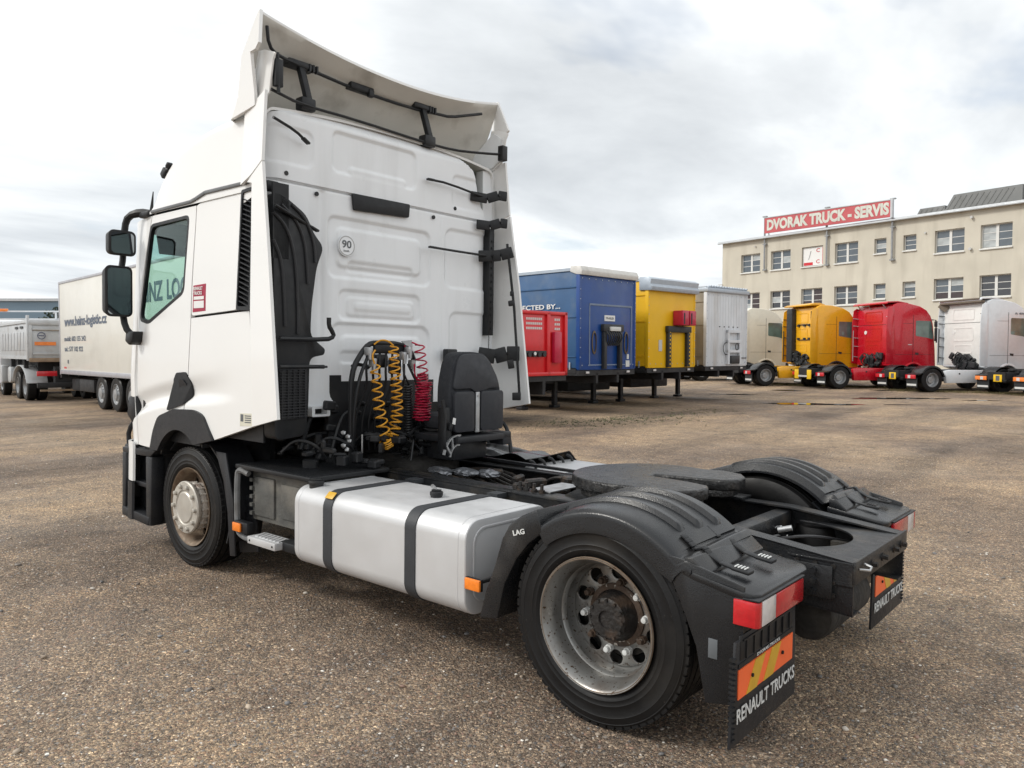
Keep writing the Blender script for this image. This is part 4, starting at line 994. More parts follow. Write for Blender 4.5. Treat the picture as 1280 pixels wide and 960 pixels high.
# interior glimpsed through the glass
mb = MB(); mb.bb(3.2, 4.95, -1.1, 1.1, 1.05, 1.12); mb.prism([(4.55, 1.1), (5.0, 1.1), (5.0, 1.75), (4.75, 1.85), (4.5, 1.72)], 'y', -1.05, 1.05, bev=.04); part('dashboard', mb, bplast, truck)
mb = MB(); mb.box((3.86, .62, 1.50), (.55, .52, .16), None, .05); mb.box((3.66, .62, 1.86), (.16, .48, .62), (0, -.12, 0), .06); mb.box((3.60, .62, 2.25), (.10, .30, .20), None, .04); part('driver_seat', mb, seatf, truck)
mb = MB(); mb.box((4.62, .62, 2.58), (.03, .80, .18), (0, .3, 0), .01); part('sun_visor', mb, bplast, truck)
mb = MB(); mb.lathe([(.22, -.014), (.235, 0), (.22, .014), (.205, 0)], (0, 0, 0), 'x', 36, close=True); M_ = Matrix.Translation((4.42, .62, 1.86)) @ Matrix.Rotation(-.6, 4, 'Y'); bmesh.ops.transform(mb.bm, matrix=M_, verts=mb.bm.verts); mb.tube([(4.62, .62, 1.70), (4.42, .62, 1.86)], .03); part('steering_wheel', mb, bplast, truck)
# mirrors
for s in (1, -1):
    f = (lambda m: m) if s > 0 else flipy
    def pm(name, mb, mt, par, label=None): 
        o = put(name, f(mb.mesh(name)), mt, par)
        if label: o['label'] = label
        return o
    mb = MB(); mb.tube([(4.50, 1.12, 2.80), (4.58, 1.18, 2.815), (4.68, 1.235, 2.79), (4.725, 1.25, 2.70), (4.725, 1.262, 2.44), (4.71, 1.285, 2.34)], [.035, .035, .030, .028, .026, .026], 10, 1); mb.box((4.50, 1.155, 2.79), (.17, .09, .05), None, .015)
    ar = pm('mirror_arm', mb, bplast, truck); mb = MB()
    mb.tube([(4.69, 1.285, 2.0), (4.66, 1.275, 1.86), (4.62, 1.24, 1.80), (4.60, 1.20, 1.77)], .027, 10, 1); mb.prism([(4.66, 1.83), (4.52, 1.83), (4.545, 1.745), (4.61, 1.715), (4.68, 1.75)], 'y', 1.165, 1.275, bev=.015)
    ar = pm('mirror_arm', mb, bplast, truck)
    for (y0, y1, z0, z1, rr, nm) in ((1.205, 1.425, 2.445, 2.655, .045, 'upper'), (1.235, 1.455, 1.945, 2.365, .045, 'lower')):
        mb = MB(); mb.prism(rrect(y0, y1, z0, z1, rr), 'x', 4.605, 4.70, bev=.014)
        for v in mb.bm.verts:
            t = (v.co.x-4.605)/.095; v.co.y = (y0+y1)/2+(v.co.y-(y0+y1)/2)*(1-.12*t); v.co.z = (z0+z1)/2+(v.co.z-(z0+z1)/2)*(1-.12*t)
        h = pm('mirror', mb, bplast, truck, ('left ' if s > 0 else 'right ')+nm+' door mirror in black housing')
        mb = MB(); mb.prism(rrect(y0+.020, y1-.020, z0+.020, z1-.022, rr*.7), 'x', 4.601, 4.606); g = pm('mirror_glass', mb, mirg, h)
mb = MB(); mb.tube([(4.50, 1.13, 2.80), (4.46, 1.13, 2.98)], [.018, .004], 8); part('antenna', mb, bplast, truck)
mb = MB(); mb.tube([(3.62, .55, 3.44), (3.62, .55, 3.60)], .006, 6); part('antenna', mb, bplast, truck)
mb = MB(); mb.ball((4.20, 1.12, 3.115), .036, 2, (1.1, 1, .8)); mb.box((4.25, 1.13, 3.10), (.08, .05, .06), (0, .7, 0), .012); mb.box((4.16, 1.14, 3.145), (.05, .05, .03), (0, .7, 0), .01); part('roof_camera', mb, bplast, truck)

# ------------------------------------------------ rear wall with pressed panels
def rr_sdf(y, z, y0, y1, z0, z1, r):
    cy, cz = (y0+y1)/2, (z0+z1)/2; dx = abs(y-cy)-((y1-y0)/2-r); dz = abs(z-cz)-((z1-z0)/2-r)
    return math.hypot(max(dx, 0), max(dz, 0))+min(max(dx, dz), 0)-r
PRESS = [(-.20, .61, 3.00, 3.29, .05, -.014), (-.10, .46, 3.00, 3.055, .03, .012), (.78, 1.15, 2.98, 3.23, .06, -.010), (-1.0, -.62, 2.93, 3.20, .06, -.010),
         (-.37, .64, 2.235, 2.675, .06, -.016), (-.27, .56, 2.315, 2.60, .05, .014), (-.18, .46, 2.285, 2.36, .03, -.012), (-.26, .54, 1.925, 2.145, .05, -.012), (-.20, .47, 1.955, 2.095, .035, .008), (-.16, .40, 2.00, 2.055, .02, .006),
         (-.37, .62, 1.30, 1.895, .09, -.014), (-.27, .52, 1.34, 1.805, .05, .012), (-.27, .52, 1.60, 1.685, .02, -.012), (-1.2, -.55, 2.245, 2.74, .08, -.012), (-1.2, -.61, 1.52, 2.035, .08, -.012), (.84, 1.3, 1.30, 1.75, .08, -.010)]
def press(y, z):
    d = 0
    for (y0, y1, z0, z1, r, h) in PRESS:
        q = rr_sdf(y, z, y0, y1, z0, z1, r)
        if q < .010: d += h*smooth01(1-(q+.010)/.020)
    d += .006*math.exp(-((y+.50)/.012)**2)*(1 if z < 2.84 else 0)
    d -= .007*math.exp(-((y-.70)/.02)**2)*(1 if z < 2.84 else 0)
    return d
def back_x(y, z):
    x = 2.75 - press(y, z)
    if z > 2.862: x -= .010
    if 2.852 < z < 2.862: x += .02
    e = smooth01((abs(y)-(1.0 if y > 0 else .97))/.2); x += .10*e*e
    if z > 3.30: x += .07*((z-3.30)/.10)**2
    return x
def topz(y): return 3.345+.045*(1-min(1, abs(y)/1.1)**2.5) - (.10*smooth01((abs(y)-.85)/.3)*(1 if y < 0 else .35))
def back(u, v):
    z = 1.275+(3.40-1.275)*v; yr = -1.05+.12*smooth01((z-2.80)/.35)+.09*smooth01((z-3.12)/.26); y = 1.185-(1.185-yr)*u; z = min(z, topz(y))
    return Vector((back_x(y, z), y, z))
OP0, OP1, OPZ = -.43, .58, 1.46
mb = MB(); mb.surf(back, 190, 180, thick=Vector((.012, 0, 0)), keep=lambda u, v: not (OP0 < 1.185-2.235*u < OP1 and 1.275+2.125*v < OPZ) and (1.275+2.125*v < topz(1.185-2.235*u)+.006))
bw = part('rear_wall', mb, white_skytint, truck, 'pressed white rear wall of the cab', ang=60)
mb = MB(); mb.prism(rnd([(.445, 2.865), (.43, 2.742), (-.115, 2.762), (-.125, 2.87)], .015), 'x', 2.722, 2.742, bev=.006); part('plastic_insert', mb, bplast, bw)
for (y, z) in ((1.0, 2.91), (.75, 2.81), (-.40, 2.81), (-.65, 2.92), (-.03, 2.80)):
    if y == -.03: continue
    mb = MB(); mb.cyl((2.735, y, z), (2.745, y, z), .016, n=14); part('plug', mb, bplast, bw)
mb = MB(); mb.cyl((2.7285, .492, 2.47), (2.7325, .492, 2.47), .078, n=36); dc = part('speed_decal', mb, white_skytint, bw, 'round white speed limit decal')
mb = MB(); mb.lathe([(.066, 2.7272), (.073, 2.7272), (.073, 2.7286), (.066, 2.7286)], (0, .492, 2.47), 'x', 36, close=True); part('ring', mb, mat('grey decal ring', (.4, .4, .4), .5), dc)
text('90', 'lettering', dc, ddec, (2.7272, .535, 2.452), (0, -1, 0), (0, 0, 1), .058, .085, .001, .02); text('km/h', 'lettering', dc, ddec, (2.7272, .52, 2.425), (0, -1, 0), (0, 0, 1), .015, .05, .001, .01)
mb = MB(); mb.bb(2.755, 2.80, OP0-.05, OP1+.05, 1.0, OPZ+.05); mb.bb(2.77, 2.80, -1.15, 1.15, 1.20, 1.30); part('firewall', mb, bplast, truck)
mb = MB(); mb.prism(rrect(.655, .81, 1.215, 1.29, .01), 'x', 2.70, 2.775, holes=[rrect(.68, .785, 1.232, 1.272, .005)]); mb.bb(2.69, 2.75, -.60, -.56, 1.20, 1.30, .004); mb.box((2.72, -.58, 1.215), (.05, .06, .03), None, .004)
part('wall_bracket', mb, white_skytint, truck)
mb = MB(); mb.bb(2.775, 4.7, -1.12, 1.12, 1.20, 1.26); part('cab_floor', mb, bplast, truck)
# ------------------------------------------------ air intake duct
poly = rnd([(1.185, 2.74), (1.10, 2.72), (.93, 2.62), (.87, 2.50), (.785, 2.415), (.845, 2.27), (.885, 2.0), (.895, 1.79), (.77, 1.70), (.78, 1.66), (.90, 1.64), (.91, 1.30), (.93, 1.10), (1.17, 1.08), (1.185, 1.5)], .05, 4)
mb = MB(); mb.prism(poly, 'x', 2.60, 2.735, bev=.028, seg=3); du = part('air_intake', mb, bplast, truck, 'tall black air intake duct behind the cab', ang=50)
for pts, r in (([(1.19, 2.60), (1.10, 2.53), (1.04, 2.40), (1.01, 2.2), (1.0, 1.95), (1.0, 1.80)], .013), ([(1.13, 2.66), (1.02, 2.58), (.95, 2.45), (.93, 2.30), (.92, 2.15)], .012), ([(1.05, 2.67), (.95, 2.60), (.895, 2.50), (.865, 2.40), (.86, 2.30)], .011), ([(1.19, 2.42), (1.13, 2.30), (1.11, 2.10), (1.10, 1.85)], .013)):
    mb = MB(); mb.tube([(2.598, y, z) for y, z in pts], r, 8, 2); part('duct_rib', mb, dplast, du)
mb = MB(); mb.bb(2.585, 2.603, .93, 1.15, 1.22, 1.56, .003)
for k in range(17): mb.bb(2.572, 2.588, .94, 1.15, 1.235+.019*k, 1.243+.019*k)
for k in range(5): mb.bb(2.570, 2.586, .955+.045*k, .960+.045*k, 1.23, 1.555)
part('intake_mesh', mb, dplast, du)
mb = MB(); mb.box((2.70, 1.14, 2.79), (.05, .09, .07), None, .01); part('duct_bracket', mb, bplast, du)
def rod(name, pts, r=.011, ends=True, sub=1, m=None):
    mb = MB(); mb.tube(pts, r, 8, sub)
    if ends:
        a, b = Vector(pts[-1]), Vector(pts[-2]); d = (a-b).normalized(); mb.bar(a-d*.05, a+d*.02, .034, .016, .004)
    return part(name, mb, m or bplast, truck)
rod('stay_rod', [(2.56, 1.20, 2.64), (2.62, .84, 2.53)], .013, sub=0)
rod('stay_rod', [(2.60, 1.19, 3.22), (2.66, .98, 3.19), (2.70, .86, 3.145)], .010)
rod('stay_rod', [(2.52, 1.19, 1.765), (2.52, .82, 1.765), (2.52, .755, 1.79), (2.52, .775, 1.83), (2.52, .80, 1.86), (2.52, .80, 1.92)], .016, False, 1)
rod('stay_rod', [(2.52, 1.19, 1.58), (2.52, .84, 1.578)], .014, sub=0)
# ------------------------------------------------ right deflector hardware (seen from inside)
mb = MB(); mb.bb(2.70, 2.78, -1.115, -1.05, 1.85, 2.80, .004)
for k in range(14): mb.bb(2.692, 2.70, -1.095, -1.075, 1.9+.06*k, 1.92+.06*k)
part('deflector_rail', mb, bplast, truck)
mb = MB(); mb.bb(2.78, 2.86, -1.185, -1.04, 1.28, 3.32); part('side_closing_panel', mb, white_skytint, truck)
mb = MB(); mb.tube([(2.56, -1.13, 2.66), (2.50, -1.165, 2.1), (2.44, -1.185, 1.32)], .012, 8); part('deflector_rod', mb, bplast, truck)
def hinge(pts, hgt, name='hinge_bracket'):
    mb = MB()
    for a, b in zip(pts, pts[1:]): mb.bar(a, b, .02, hgt, .008)
    for p in pts[1:-1]: mb.cyl(Vector(p)+Vector((-.02, 0, 0)), Vector(p)+Vector((.0, 0, 0)), .013, n=8)
    return part(name, mb, bplast, truck)
hinge([(2.74, -.84, 3.06), (2.68, -.99, 3.05), (2.62, -1.07, 3.085), (2.58, -1.14, 3.08)], .085)
hinge([(2.72, -.90, 2.82), (2.67, -1.02, 2.815), (2.61, -1.09, 2.845), (2.58, -1.15, 2.84)], .085)
hinge([(2.72, -.93, 2.545), (2.66, -1.04, 2.55), (2.60, -1.09, 2.56), (2.52, -1.16, 2.59)], .10)
hinge([(2.52, -1.11, 2.13), (2.50, -1.17, 2.14)], .05); hinge([(2.52, -1.13, 2.22), (2.50, -1.16, 2.22)], .045)
hinge([(2.70, -.92, 1.68), (2.62, -1.05, 1.66), (2.54, -1.12, 1.69), (2.45, -1.19, 1.69)], .13); hinge([(2.52, -1.11, 1.59), (2.48, -1.15, 1.60)], .08)
hinge([(2.47, -1.12, 1.31), (2.42, -1.18, 1.31)], .07)
rod('stay_rod', [(2.70, -1.0, 3.06), (2.68, -.50, 3.10), (2.70, -.31, 3.10)], .010); rod('stay_rod', [(2.68, -.98, 2.55), (2.66, -.50, 2.545), (2.68, -.32, 2.55)], .010)
mb = MB(); mb.bb(2.66, 2.72, -.62, -.50, 1.62, 1.72, .01); part('wall_clamp', mb, bplast, truck)
# ------------------------------------------------ roof spoiler
def sp_edge(y): t = abs(y)/1.2; return 3.80+.155*t*t
def spoiler(u, v):
    """u across +1.2..-1.2, v from roof line (0) up to the rear edge (1)"""
    y = 1.2-2.4*u; t = abs(y)/1.2; zt = sp_edge(y)
    xb = 3.42-.30*t**6; zb = 3.415-.10*t**4; xt = 2.70+.05*t**2
    c = v**1.35; x = xb+(xt-xb)*v; z = zb+(zt-zb)*c; yy = y*(1+.0*v)
    return Vector((x, yy, z))
mb = MB(); mb.surf(spoiler, 60, 22, thick=lambda co: Vector((.022, 0, -.004)) if False else Vector((-.006, 0, -.022)))
for f_ in mb.bm.faces: f_.material_index = 0
mb.bm.normal_update()
for f_ in mb.bm.faces: f_.material_index = 1 if f_.normal.x*.5-f_.normal.z*1.0 < -9 else (1 if f_.normal.z < -.15 else 0)
spo = part('roof_spoiler', mb, [white, beige_in], truck, 'swept up white roof spoiler with grimy inner face', ang=60)
for s in (1, -1):
    mb = MB(); poly = [(3.10, 3.30), (2.98, 3.40), (2.86, 3.62), (2.785, 3.935), (2.735, 3.955), (2.735, 3.73), (2.60, 3.655), (2.655, 3.41), (2.69, 3.34), (2.80, 3.325)]
    poly = [(3.10, 3.30), (2.985, 3.42), (2.87, 3.66), (2.79, 3.90), (2.775, 3.93), (2.742, 3.955), (2.70, 3.83), (2.660, 3.70), (2.70, 3.665), (2.76, 3.66), (2.78, 3.41), (2.80, 3.335)]
    mb.prism(poly, 'y', s*1.178, s*1.202)
    for v in mb.bm.verts:
        v.co.y += s*.060*smooth01((3.95-v.co.z)/.24)*smooth01((v.co.z-3.30)/.30)
    o = part('spoiler_cheek', mb, white, spo)
    mb = MB(); mb.prism([(2.80, 3.335), (2.668, 3.395), (2.625, 3.60), (2.60, 3.645), (2.625, 3.655), (2.72, 3.69), (2.80, 3.70), (2.85, 3.50)], 'y', s*1.165, s*1.180, bev=.003); part('lower_cheek', mb, white, spo)
    mb = MB(); mb.prism([(2.78, 3.36), (2.69, 3.41), (2.66, 3.60), (2.76, 3.67), (3.0, 3.5), (3.05, 3.36)], 'y', s*1.150, s*1.163); part('cheek_lining', mb, white_skytint, spo)
mb = MB(); mb.bb(2.60, 2.66, -1.165, -1.10, 3.40, 3.53, .004); mb.bb(2.62, 2.66, 1.10, 1.16, 3.44, 3.62, .004); mb.tube([(2.63, 1.13, 3.40), (2.63, 1.14, 3.66)], .012, 6); part('spoiler_plate', mb, bplast, spo)
mb = MB(); mb.tube([(2.74, 1.15, 3.86), (2.75, 1.13, 3.74), (2.77, 1.05, 3.70), (2.80, .80, 3.695), (2.82, .34, 3.67), (2.82, -.20, 3.67), (2.80, -.50, 3.69), (2.78, -.62, 3.69), (2.76, -.85, 3.76), (2.75, -.98, 3.80)], .012, 8, 1); part('upper_rod', mb, bplast, spo)
mb = MB(); mb.tube([(2.66, 1.17, 3.42), (2.72, .9, 3.40), (2.74, .40, 3.415), (2.74, -.30, 3.40), (2.72, -.60, 3.40), (2.67, -.85, 3.42), (2.63, -1.15, 3.46)], .011, 8, 1); part('lower_rod', mb, bplast, spo)
for y in (.84, -.33):
    mb = MB(); mb.bar((2.81, y, 3.69), (2.74, y-.02, 3.44), .045, .05, .008); mb.box((2.83, y, 3.705), (.10, .22, .045), None, .01); mb.box((2.76, y-.01, 3.42), (.09, .12, .09), None, .015)
    for k in range(3): mb.box((2.79, y-.12+.03*k, 3.70), (.03, .014, .05))
    part('strut', mb, bplast, spo)
mb = MB(); mb.box((2.83, .30, 3.69), (.08, .22, .05), None, .01); mb.box((2.80, .22, 3.67), (.04, .05, .06), None, .01); part('rod_clamp', mb, bplast, spo)

# ------------------------------------------------ air and electric coils on their frame
def coil(pts, R, turns, r=.0062, n=6, jit=.0, seg=14, ph=0):
    """helix of radius R (list or number) round a polyline"""
    pts = [Vector(p) for p in pts]; L_ = [0]
    for a, b in zip(pts, pts[1:]): L_.append(L_[-1]+(b-a).length)
    out = []; N_ = int(turns*seg)
    for k in range(N_+1):
        u = k/N_*L_[-1]
        for i in range(len(pts)-1):
            if u <= L_[i+1]+1e-9: break
        f = (u-L_[i])/(L_[i+1]-L_[i]); p = pts[i].lerp(pts[i+1], f); d = (pts[i+1]-pts[i]).normalized(); x = Vector((1, 0, 0)); x = (x-d*x.dot(d)).normalized(); y = d.cross(x)
        a = 2*PI*turns*k/N_+ph; rr = (R[0]+(R[1]-R[0])*k/N_) if isinstance(R, tuple) else R; rr *= 1+random.uniform(-jit, jit)
        q = p+(x*math.cos(a)+y*math.sin(a))*rr + Vector((0, random.uniform(-jit, jit)*.02, random.uniform(-jit, jit)*.03)); out.append(q)
    mb = MB(); mb.tube(out, r, n); return mb
X0 = 2.42
part('yellow_coil', coil([(X0, .475, 1.60), (X0, .455, 1.46), (X0, .43, 1.28), (X0, .385, 1.10), (X0, .355, 1.01)], (.034, .044), 9, jit=.06), yhose, truck)
part('yellow_coil', coil([(X0, .30, 1.73), (X0, .29, 1.60), (X0, .265, 1.40), (X0, .255, 1.24), (X0, .29, 1.10), (X0, .335, 1.01)], (.036, .044), 15, jit=.06), yhose, truck)
mb = coil([(X0, .37, 1.055), (X0+.01, .335, 1.00)], .05, 4, jit=.12); part('hose_loop', mb, yhose, truck); mb = MB(); mb.tube([(X0, .475, 1.60), (X0, .50, 1.66), (X0, .47, 1.70)], .0062, 6, 2); mb.tube([(X0, .30, 1.735), (X0, .35, 1.77), (X0+.02, .41, 1.775), (X0+.05, .44, 1.74)], .0062, 6, 2); part('hose_loop', mb, yhose, truck)
part('red_coil', coil([(X0, .045, 1.745), (X0, .02, 1.62), (X0, .0, 1.50)], (.040, .040), 4.2, jit=.05), rhose, truck)
part('red_coil', coil([(X0, .02, 1.52), (X0, .0, 1.38), (X0, .02, 1.18)], (.042, .062), 16, jit=.10), rhose, truck)
mb = coil([(X0-.02, .01, 1.46), (X0-.02, .02, 1.16)], .055, 15, jit=.16, ph=2); part('hose_loop', mb, rhose, truck); mb = MB(); mb.tube([(X0, .06, 1.745), (X0+.03, .11, 1.77), (X0+.06, .14, 1.73)], .0062, 6, 2); mb.tube([(X0, .03, 1.47), (X0, .085, 1.50), (X0, .09, 1.60)], .0062, 6, 2); part('hose_loop', mb, rhose, truck)
part('black_coil', coil([(X0+.05, .11, 1.44), (X0+.05, .10, 1.05)], .030, 20, r=.007), khose, truck)
mb = MB(); mb.tube([(2.50, .62, .90), (2.50, .625, 1.45), (2.50, .60, 1.58), (2.50, .53, 1.68), (2.50, .47, 1.74), (2.50, .40, 1.755), (2.50, .16, 1.75), (2.50, .06, 1.70), (2.50, .02, 1.62)], .020, 10, 1); mb.bar((2.50, .42, 1.71), (2.50, .10, 1.71), .03, .07, .01)
mb.tube([(2.52, .60, 1.58), (2.52, .52, 1.60), (2.52, .47, 1.56), (2.52, .42, 1.60)], .014, 7, 1); part('hose_frame', mb, bplast, truck)
mb = MB(); 
for (y, z) in ((.50, 1.69), (.46, 1.61), (.115, 1.70), (.08, 1.60), (.17, 1.66)): mb.box((2.46, y, z), (.05, .045, .06), (0, 0, .3), .008); mb.cyl((2.44, y, z-.06), (2.44, y, z+.01), .014, n=10)
mb.prism([(.16, 1.74), (.20, 1.77), (.10, 1.78), (.09, 1.73)], 'x', 2.44, 2.45); part('hose_coupling', mb, steel, truck)
mb = MB()
for k in range(7):
    y = .12+.06*k; mb.tube([(2.50, y, 1.68), (2.46, y+.04, 1.55), (2.52, y-.02, 1.45), (2.6, y+.03, 1.2), (2.62, y, .95)], .009, 6, 2)
mb.tube([(2.46, .5, 1.66), (2.44, .60, 1.50), (2.45, .64, 1.25), (2.5, .60, 1.0)], .013, 7, 2); mb.tube([(2.46, .12, 1.60), (2.42, .03, 1.40), (2.40, .05, 1.1), (2.5, -.10, .98)], .010, 7, 2)
mb.tube([(2.46, .16, 1.70), (2.44, .19, 1.55), (2.44, .15, 1.48), (2.46, .11, 1.44)], .007, 7, 2); mb.box((2.52, .34, 1.62), (.06, .12, .10), None, .02); mb.box((2.52, .20, 1.58), (.06, .10, .12), None, .02)
part('hose_bundle', mb, bplast, truck)
mb = MB()
for k in range(30):
    y = random.uniform(-.35, .75); z = random.uniform(.92, 1.30); mb.box((2.66+random.uniform(-.05, .1), y, z), (.05, random.uniform(.03, .10), random.uniform(.03, .08)), (random.uniform(0, .5), 0, 0), .01, 1)
for k in range(12):
    y = random.uniform(-.3, .9); mb.tube([(2.45, y, .95), (2.4, y+.1, 1.05), (2.5, y+.2, 1.10), (2.6, y+.25, 1.0)], .010, 6, 2)
part('cab_rear_gear', mb, bplast, truck)['kind'] = 'stuff'
mb = MB(); mb.tube([(2.40, .60, .90), (2.40, .60, 1.10)], .006, 6); part('bare_rod', mb, steel, truck)
mb = MB()
for k in range(5): mb.ball((2.42, .72+.03*math.sin(k*2), 1.0+.03*k), .018, 1, jit=.2)
part('grey_fitting', mb, steel, truck)['kind'] = 'stuff'

# ------------------------------------------------ loose seat standing on the frame
seat = thing('truck_seat', 'charcoal cab seat with metal strip standing loose on the frame behind the cab', 'seat')
seat.rotation_euler = (0.0102, -0.0075, 0)
SX = 1.98
bp_ = rnd([(.165, 1.12), (.19, 1.30), (.175, 1.47), (.115, 1.62), (.055, 1.685), (-.10, 1.70), (-.27, 1.685), (-.345, 1.62), (-.44, 1.47), (-.475, 1.30), (-.47, 1.10)], .08, 4)
mb = MB(); mb.prism(bp_, 'x', SX, SX+.13, bev=.035, seg=3)
for v in mb.bm.verts: v.co.x += .10*max(0, v.co.z-1.2)**1.5
part('backrest', mb, seatf, seat, ang=60)
mb = MB(); mb.prism(rnd([(.15, 1.42), (.125, 1.50), (.08, 1.63), (.03, 1.675), (-.10, 1.685), (-.25, 1.675), (-.32, 1.62), (-.40, 1.50), (-.425, 1.42), (-.30, 1.425), (-.20, 1.40), (-.10, 1.40), (-.06, 1.425)], .04, 3), 'x', SX-.018, SX+.03, bev=.012); 
for v in mb.bm.verts: v.co.x += .10*max(0, v.co.z-1.2)**1.5
part('headrest_shell', mb, seatp, seat, ang=60)
for (a, b) in ((.15, -.085), (-.165, -.45)):
    mb = MB(); mb.prism(rrect(b, a, 1.11, 1.405, .03), 'x', SX-.024, SX+.02, bev=.010); part('back_panel', mb, seatp, seat)
mb = MB(); mb.bb(SX-.022, SX-.012, -.148, -.102, 1.10, 1.40, .003); mb.cyl((SX-.026, -.125, 1.37), (SX-.02, -.125, 1.37), .008, n=8); mb.cyl((SX-.026, -.125, 1.12), (SX-.02, -.125, 1.12), .008, n=8); part('metal_strip', mb, steel, seat)
mb = MB(); mb.bb(SX-.05, SX+.42, -.53, .14, 1.03, 1.08, .01); mb.bb(SX-.05, SX+.1, -.53, -.42, .985, 1.085, .01); mb.bb(SX+.10, SX+.40, -.40, .02, .88, 1.03, .02); part('seat_base', mb, dplast, seat)
mb = MB(); mb.bb(SX+.14, SX+.55, -.44, .02, 1.10, 1.22, .05); part('cushion', mb, seatf, seat)
mb = MB(); mb.lathe([(.155, 0), (.165, 0), (.165, .02), (.155, .02)], (SX-.02, .10, .93), 'x', 20, rad(90) - rad(90)+rad(10), rad(100), close=True); mb.lathe([(.085, 0), (.095, 0), (.095, .02), (.085, .02)], (SX-.02, .10, .93), 'x', 20, rad(5), rad(100), close=True)
for a in (20, 50, 80): mb.bar((SX-.01, .10+.09*math.cos(rad(a)), .93+.09*math.sin(rad(a))), (SX-.01, .10+.16*math.cos(rad(a+14)), .93+.16*math.sin(rad(a+14))), .016, .016)
part('quadrant_bracket', mb, steel, seat)
mb = MB(); mb.bb(SX+.0, SX+.08, .15, .24, .95, 1.30, .02); mb.box((SX-.03, .215, 1.16), (.04, .03, .06), (.3, 0, 0), .01); mb.tube([(SX, .27, 1.35), (SX-.02, .25, 1.2), (SX-.02, .28, 1.05), (SX, .2, .95)], .014, 7, 2); part('side_mechanism', mb, bplast, seat)
mb = MB(); mb.box((SX-.055, .195, 1.20), (.004, .03, .045), (.2, 0, 0)); part('paper_tag', mb, wdec, seat)
mb = MB(); mb.box((SX+.25, -.52, 1.395), (.05, .07, .035), (.6, 0, 0), .01); mb.tube([(SX+.2, -.46, 1.37), (SX+.25, -.53, 1.40), (SX+.2, -.56, 1.38)], .008, 6, 1); part('belt_buckle', mb, bluecl, seat)
def rebase(root, loc):
    loc = Vector(loc); root.location = root.rotation_euler.to_matrix() @ loc + root.location
    for c in root.children: c.location = c.location - loc
rebase(seat, (SX+.15, -.14, .90)); seat.scale = (1, .88, 1)

# ================================================================== background vehicles
fwhite = mat('pale truck paint', (0.66, 0.69, 0.72), .35, coat=.4, var=.04, dirt=(GR, 2, .58, .2))
fcream = mat('cream truck paint', (0.70, 0.67, 0.57), .35, coat=.4, var=.04, dirt=(GR, 2, .58, .2))
fyell = mat('amber yellow truck paint', (0.80, 0.40, 0.012), .32, coat=.5, var=.05, dirt=((.25, .15, .03), 2, .6, .25))
fred = mat('red truck paint', (0.52, 0.008, 0.022), .30, coat=.6, var=.06)
foran = mat('orange truck paint', (0.75, 0.20, 0.02), .35, coat=.5, var=.06)
fgrey = mat('light grey skirt paint', (0.50, 0.50, 0.49), .4, coat=.3, var=.05)
fblk = mat('far black plastic', (0.028, 0.03, 0.033), .5, var=.2, vs=3)
fdark = mat('far dark chassis', (0.02, 0.02, 0.022), .6, var=.3, vs=3)
frim = mat('far silver rim', (0.36, 0.37, 0.38), .4, metal=.5, var=.2, vs=8)
plate_y = mat('yellow plate', (0.80, 0.50, 0.02), .45)
lampr = mat('far red lamp', (0.55, 0.02, 0.03), .25, coat=.5)
lampo = mat('far orange lamp', (0.90, 0.25, 0.05), .25, coat=.5)
fglass = mat('far window glass', (0.13, 0.19, 0.17), .06, coat=.6, var=.5, vs=1.5, spec=.8)
tubem = mat('far bright tube', (0.55, 0.56, 0.57), .35, metal=.6)
# shared wheel meshes (outer face towards +y)
mb = MB(); r = .50
mb.lathe([(.29, -.14), (.33, -.15), (r-.03, -.14), (r, -.11), (r, .11), (r-.03, .14), (.33, .15), (.29, .14)], (0, 0, 0), 'y', 40, close=True); FT = mb.mesh('tyre')
mb = MB(); mb.lathe([(.30, .12), (.305, .14), (.29, .145), (.27, .08), (.25, -.02), (.22, -.03), (.14, -.03), (.13, .04), (0, .05), (0, -.08), (.28, -.08)], (0, 0, 0), 'y', 32)
for k in range(10): a = 2*PI*k/10; mb.cyl((.165*math.cos(a), -.03, .165*math.sin(a)), (.165*math.cos(a), .01, .165*math.sin(a)), .02, n=6)
FR1 = mb.mesh('rim')
mb = MB(); mb.lathe([(.30, .12), (.305, .14), (.29, .145), (.27, .10), (.22, .10), (.16, .13), (.15, .17), (0, .18), (0, .05), (.28, .05)], (0, 0, 0), 'y', 32)
for k in range(10): a = 2*PI*k/10; mb.cyl((.19*math.cos(a), .10, .19*math.sin(a)), (.19*math.cos(a), .135, .19*math.sin(a)), .02, n=6)
FR2 = mb.mesh('rim')
def fwheel(root, x, y, s, front=False, rim=None, z=.50, m=1.0, twin=True):
    ty = put('wheel', FT, rubber, root, (x, y, z)); ty.scale = (m, m, m)
    if s < 0: ty.rotation_euler = (0, 0, PI)
    rm = D.objects.new('rim', FR2 if front else FR1)
    if not rm.data.materials: rm.data.materials.append(frim)
    COL.objects.link(rm); rm.parent = ty
    if not front and twin:
        t2 = D.objects.new('inner_tyre', FT); COL.objects.link(t2); t2.parent = ty; t2.location = (0, -.33, 0)
    return ty
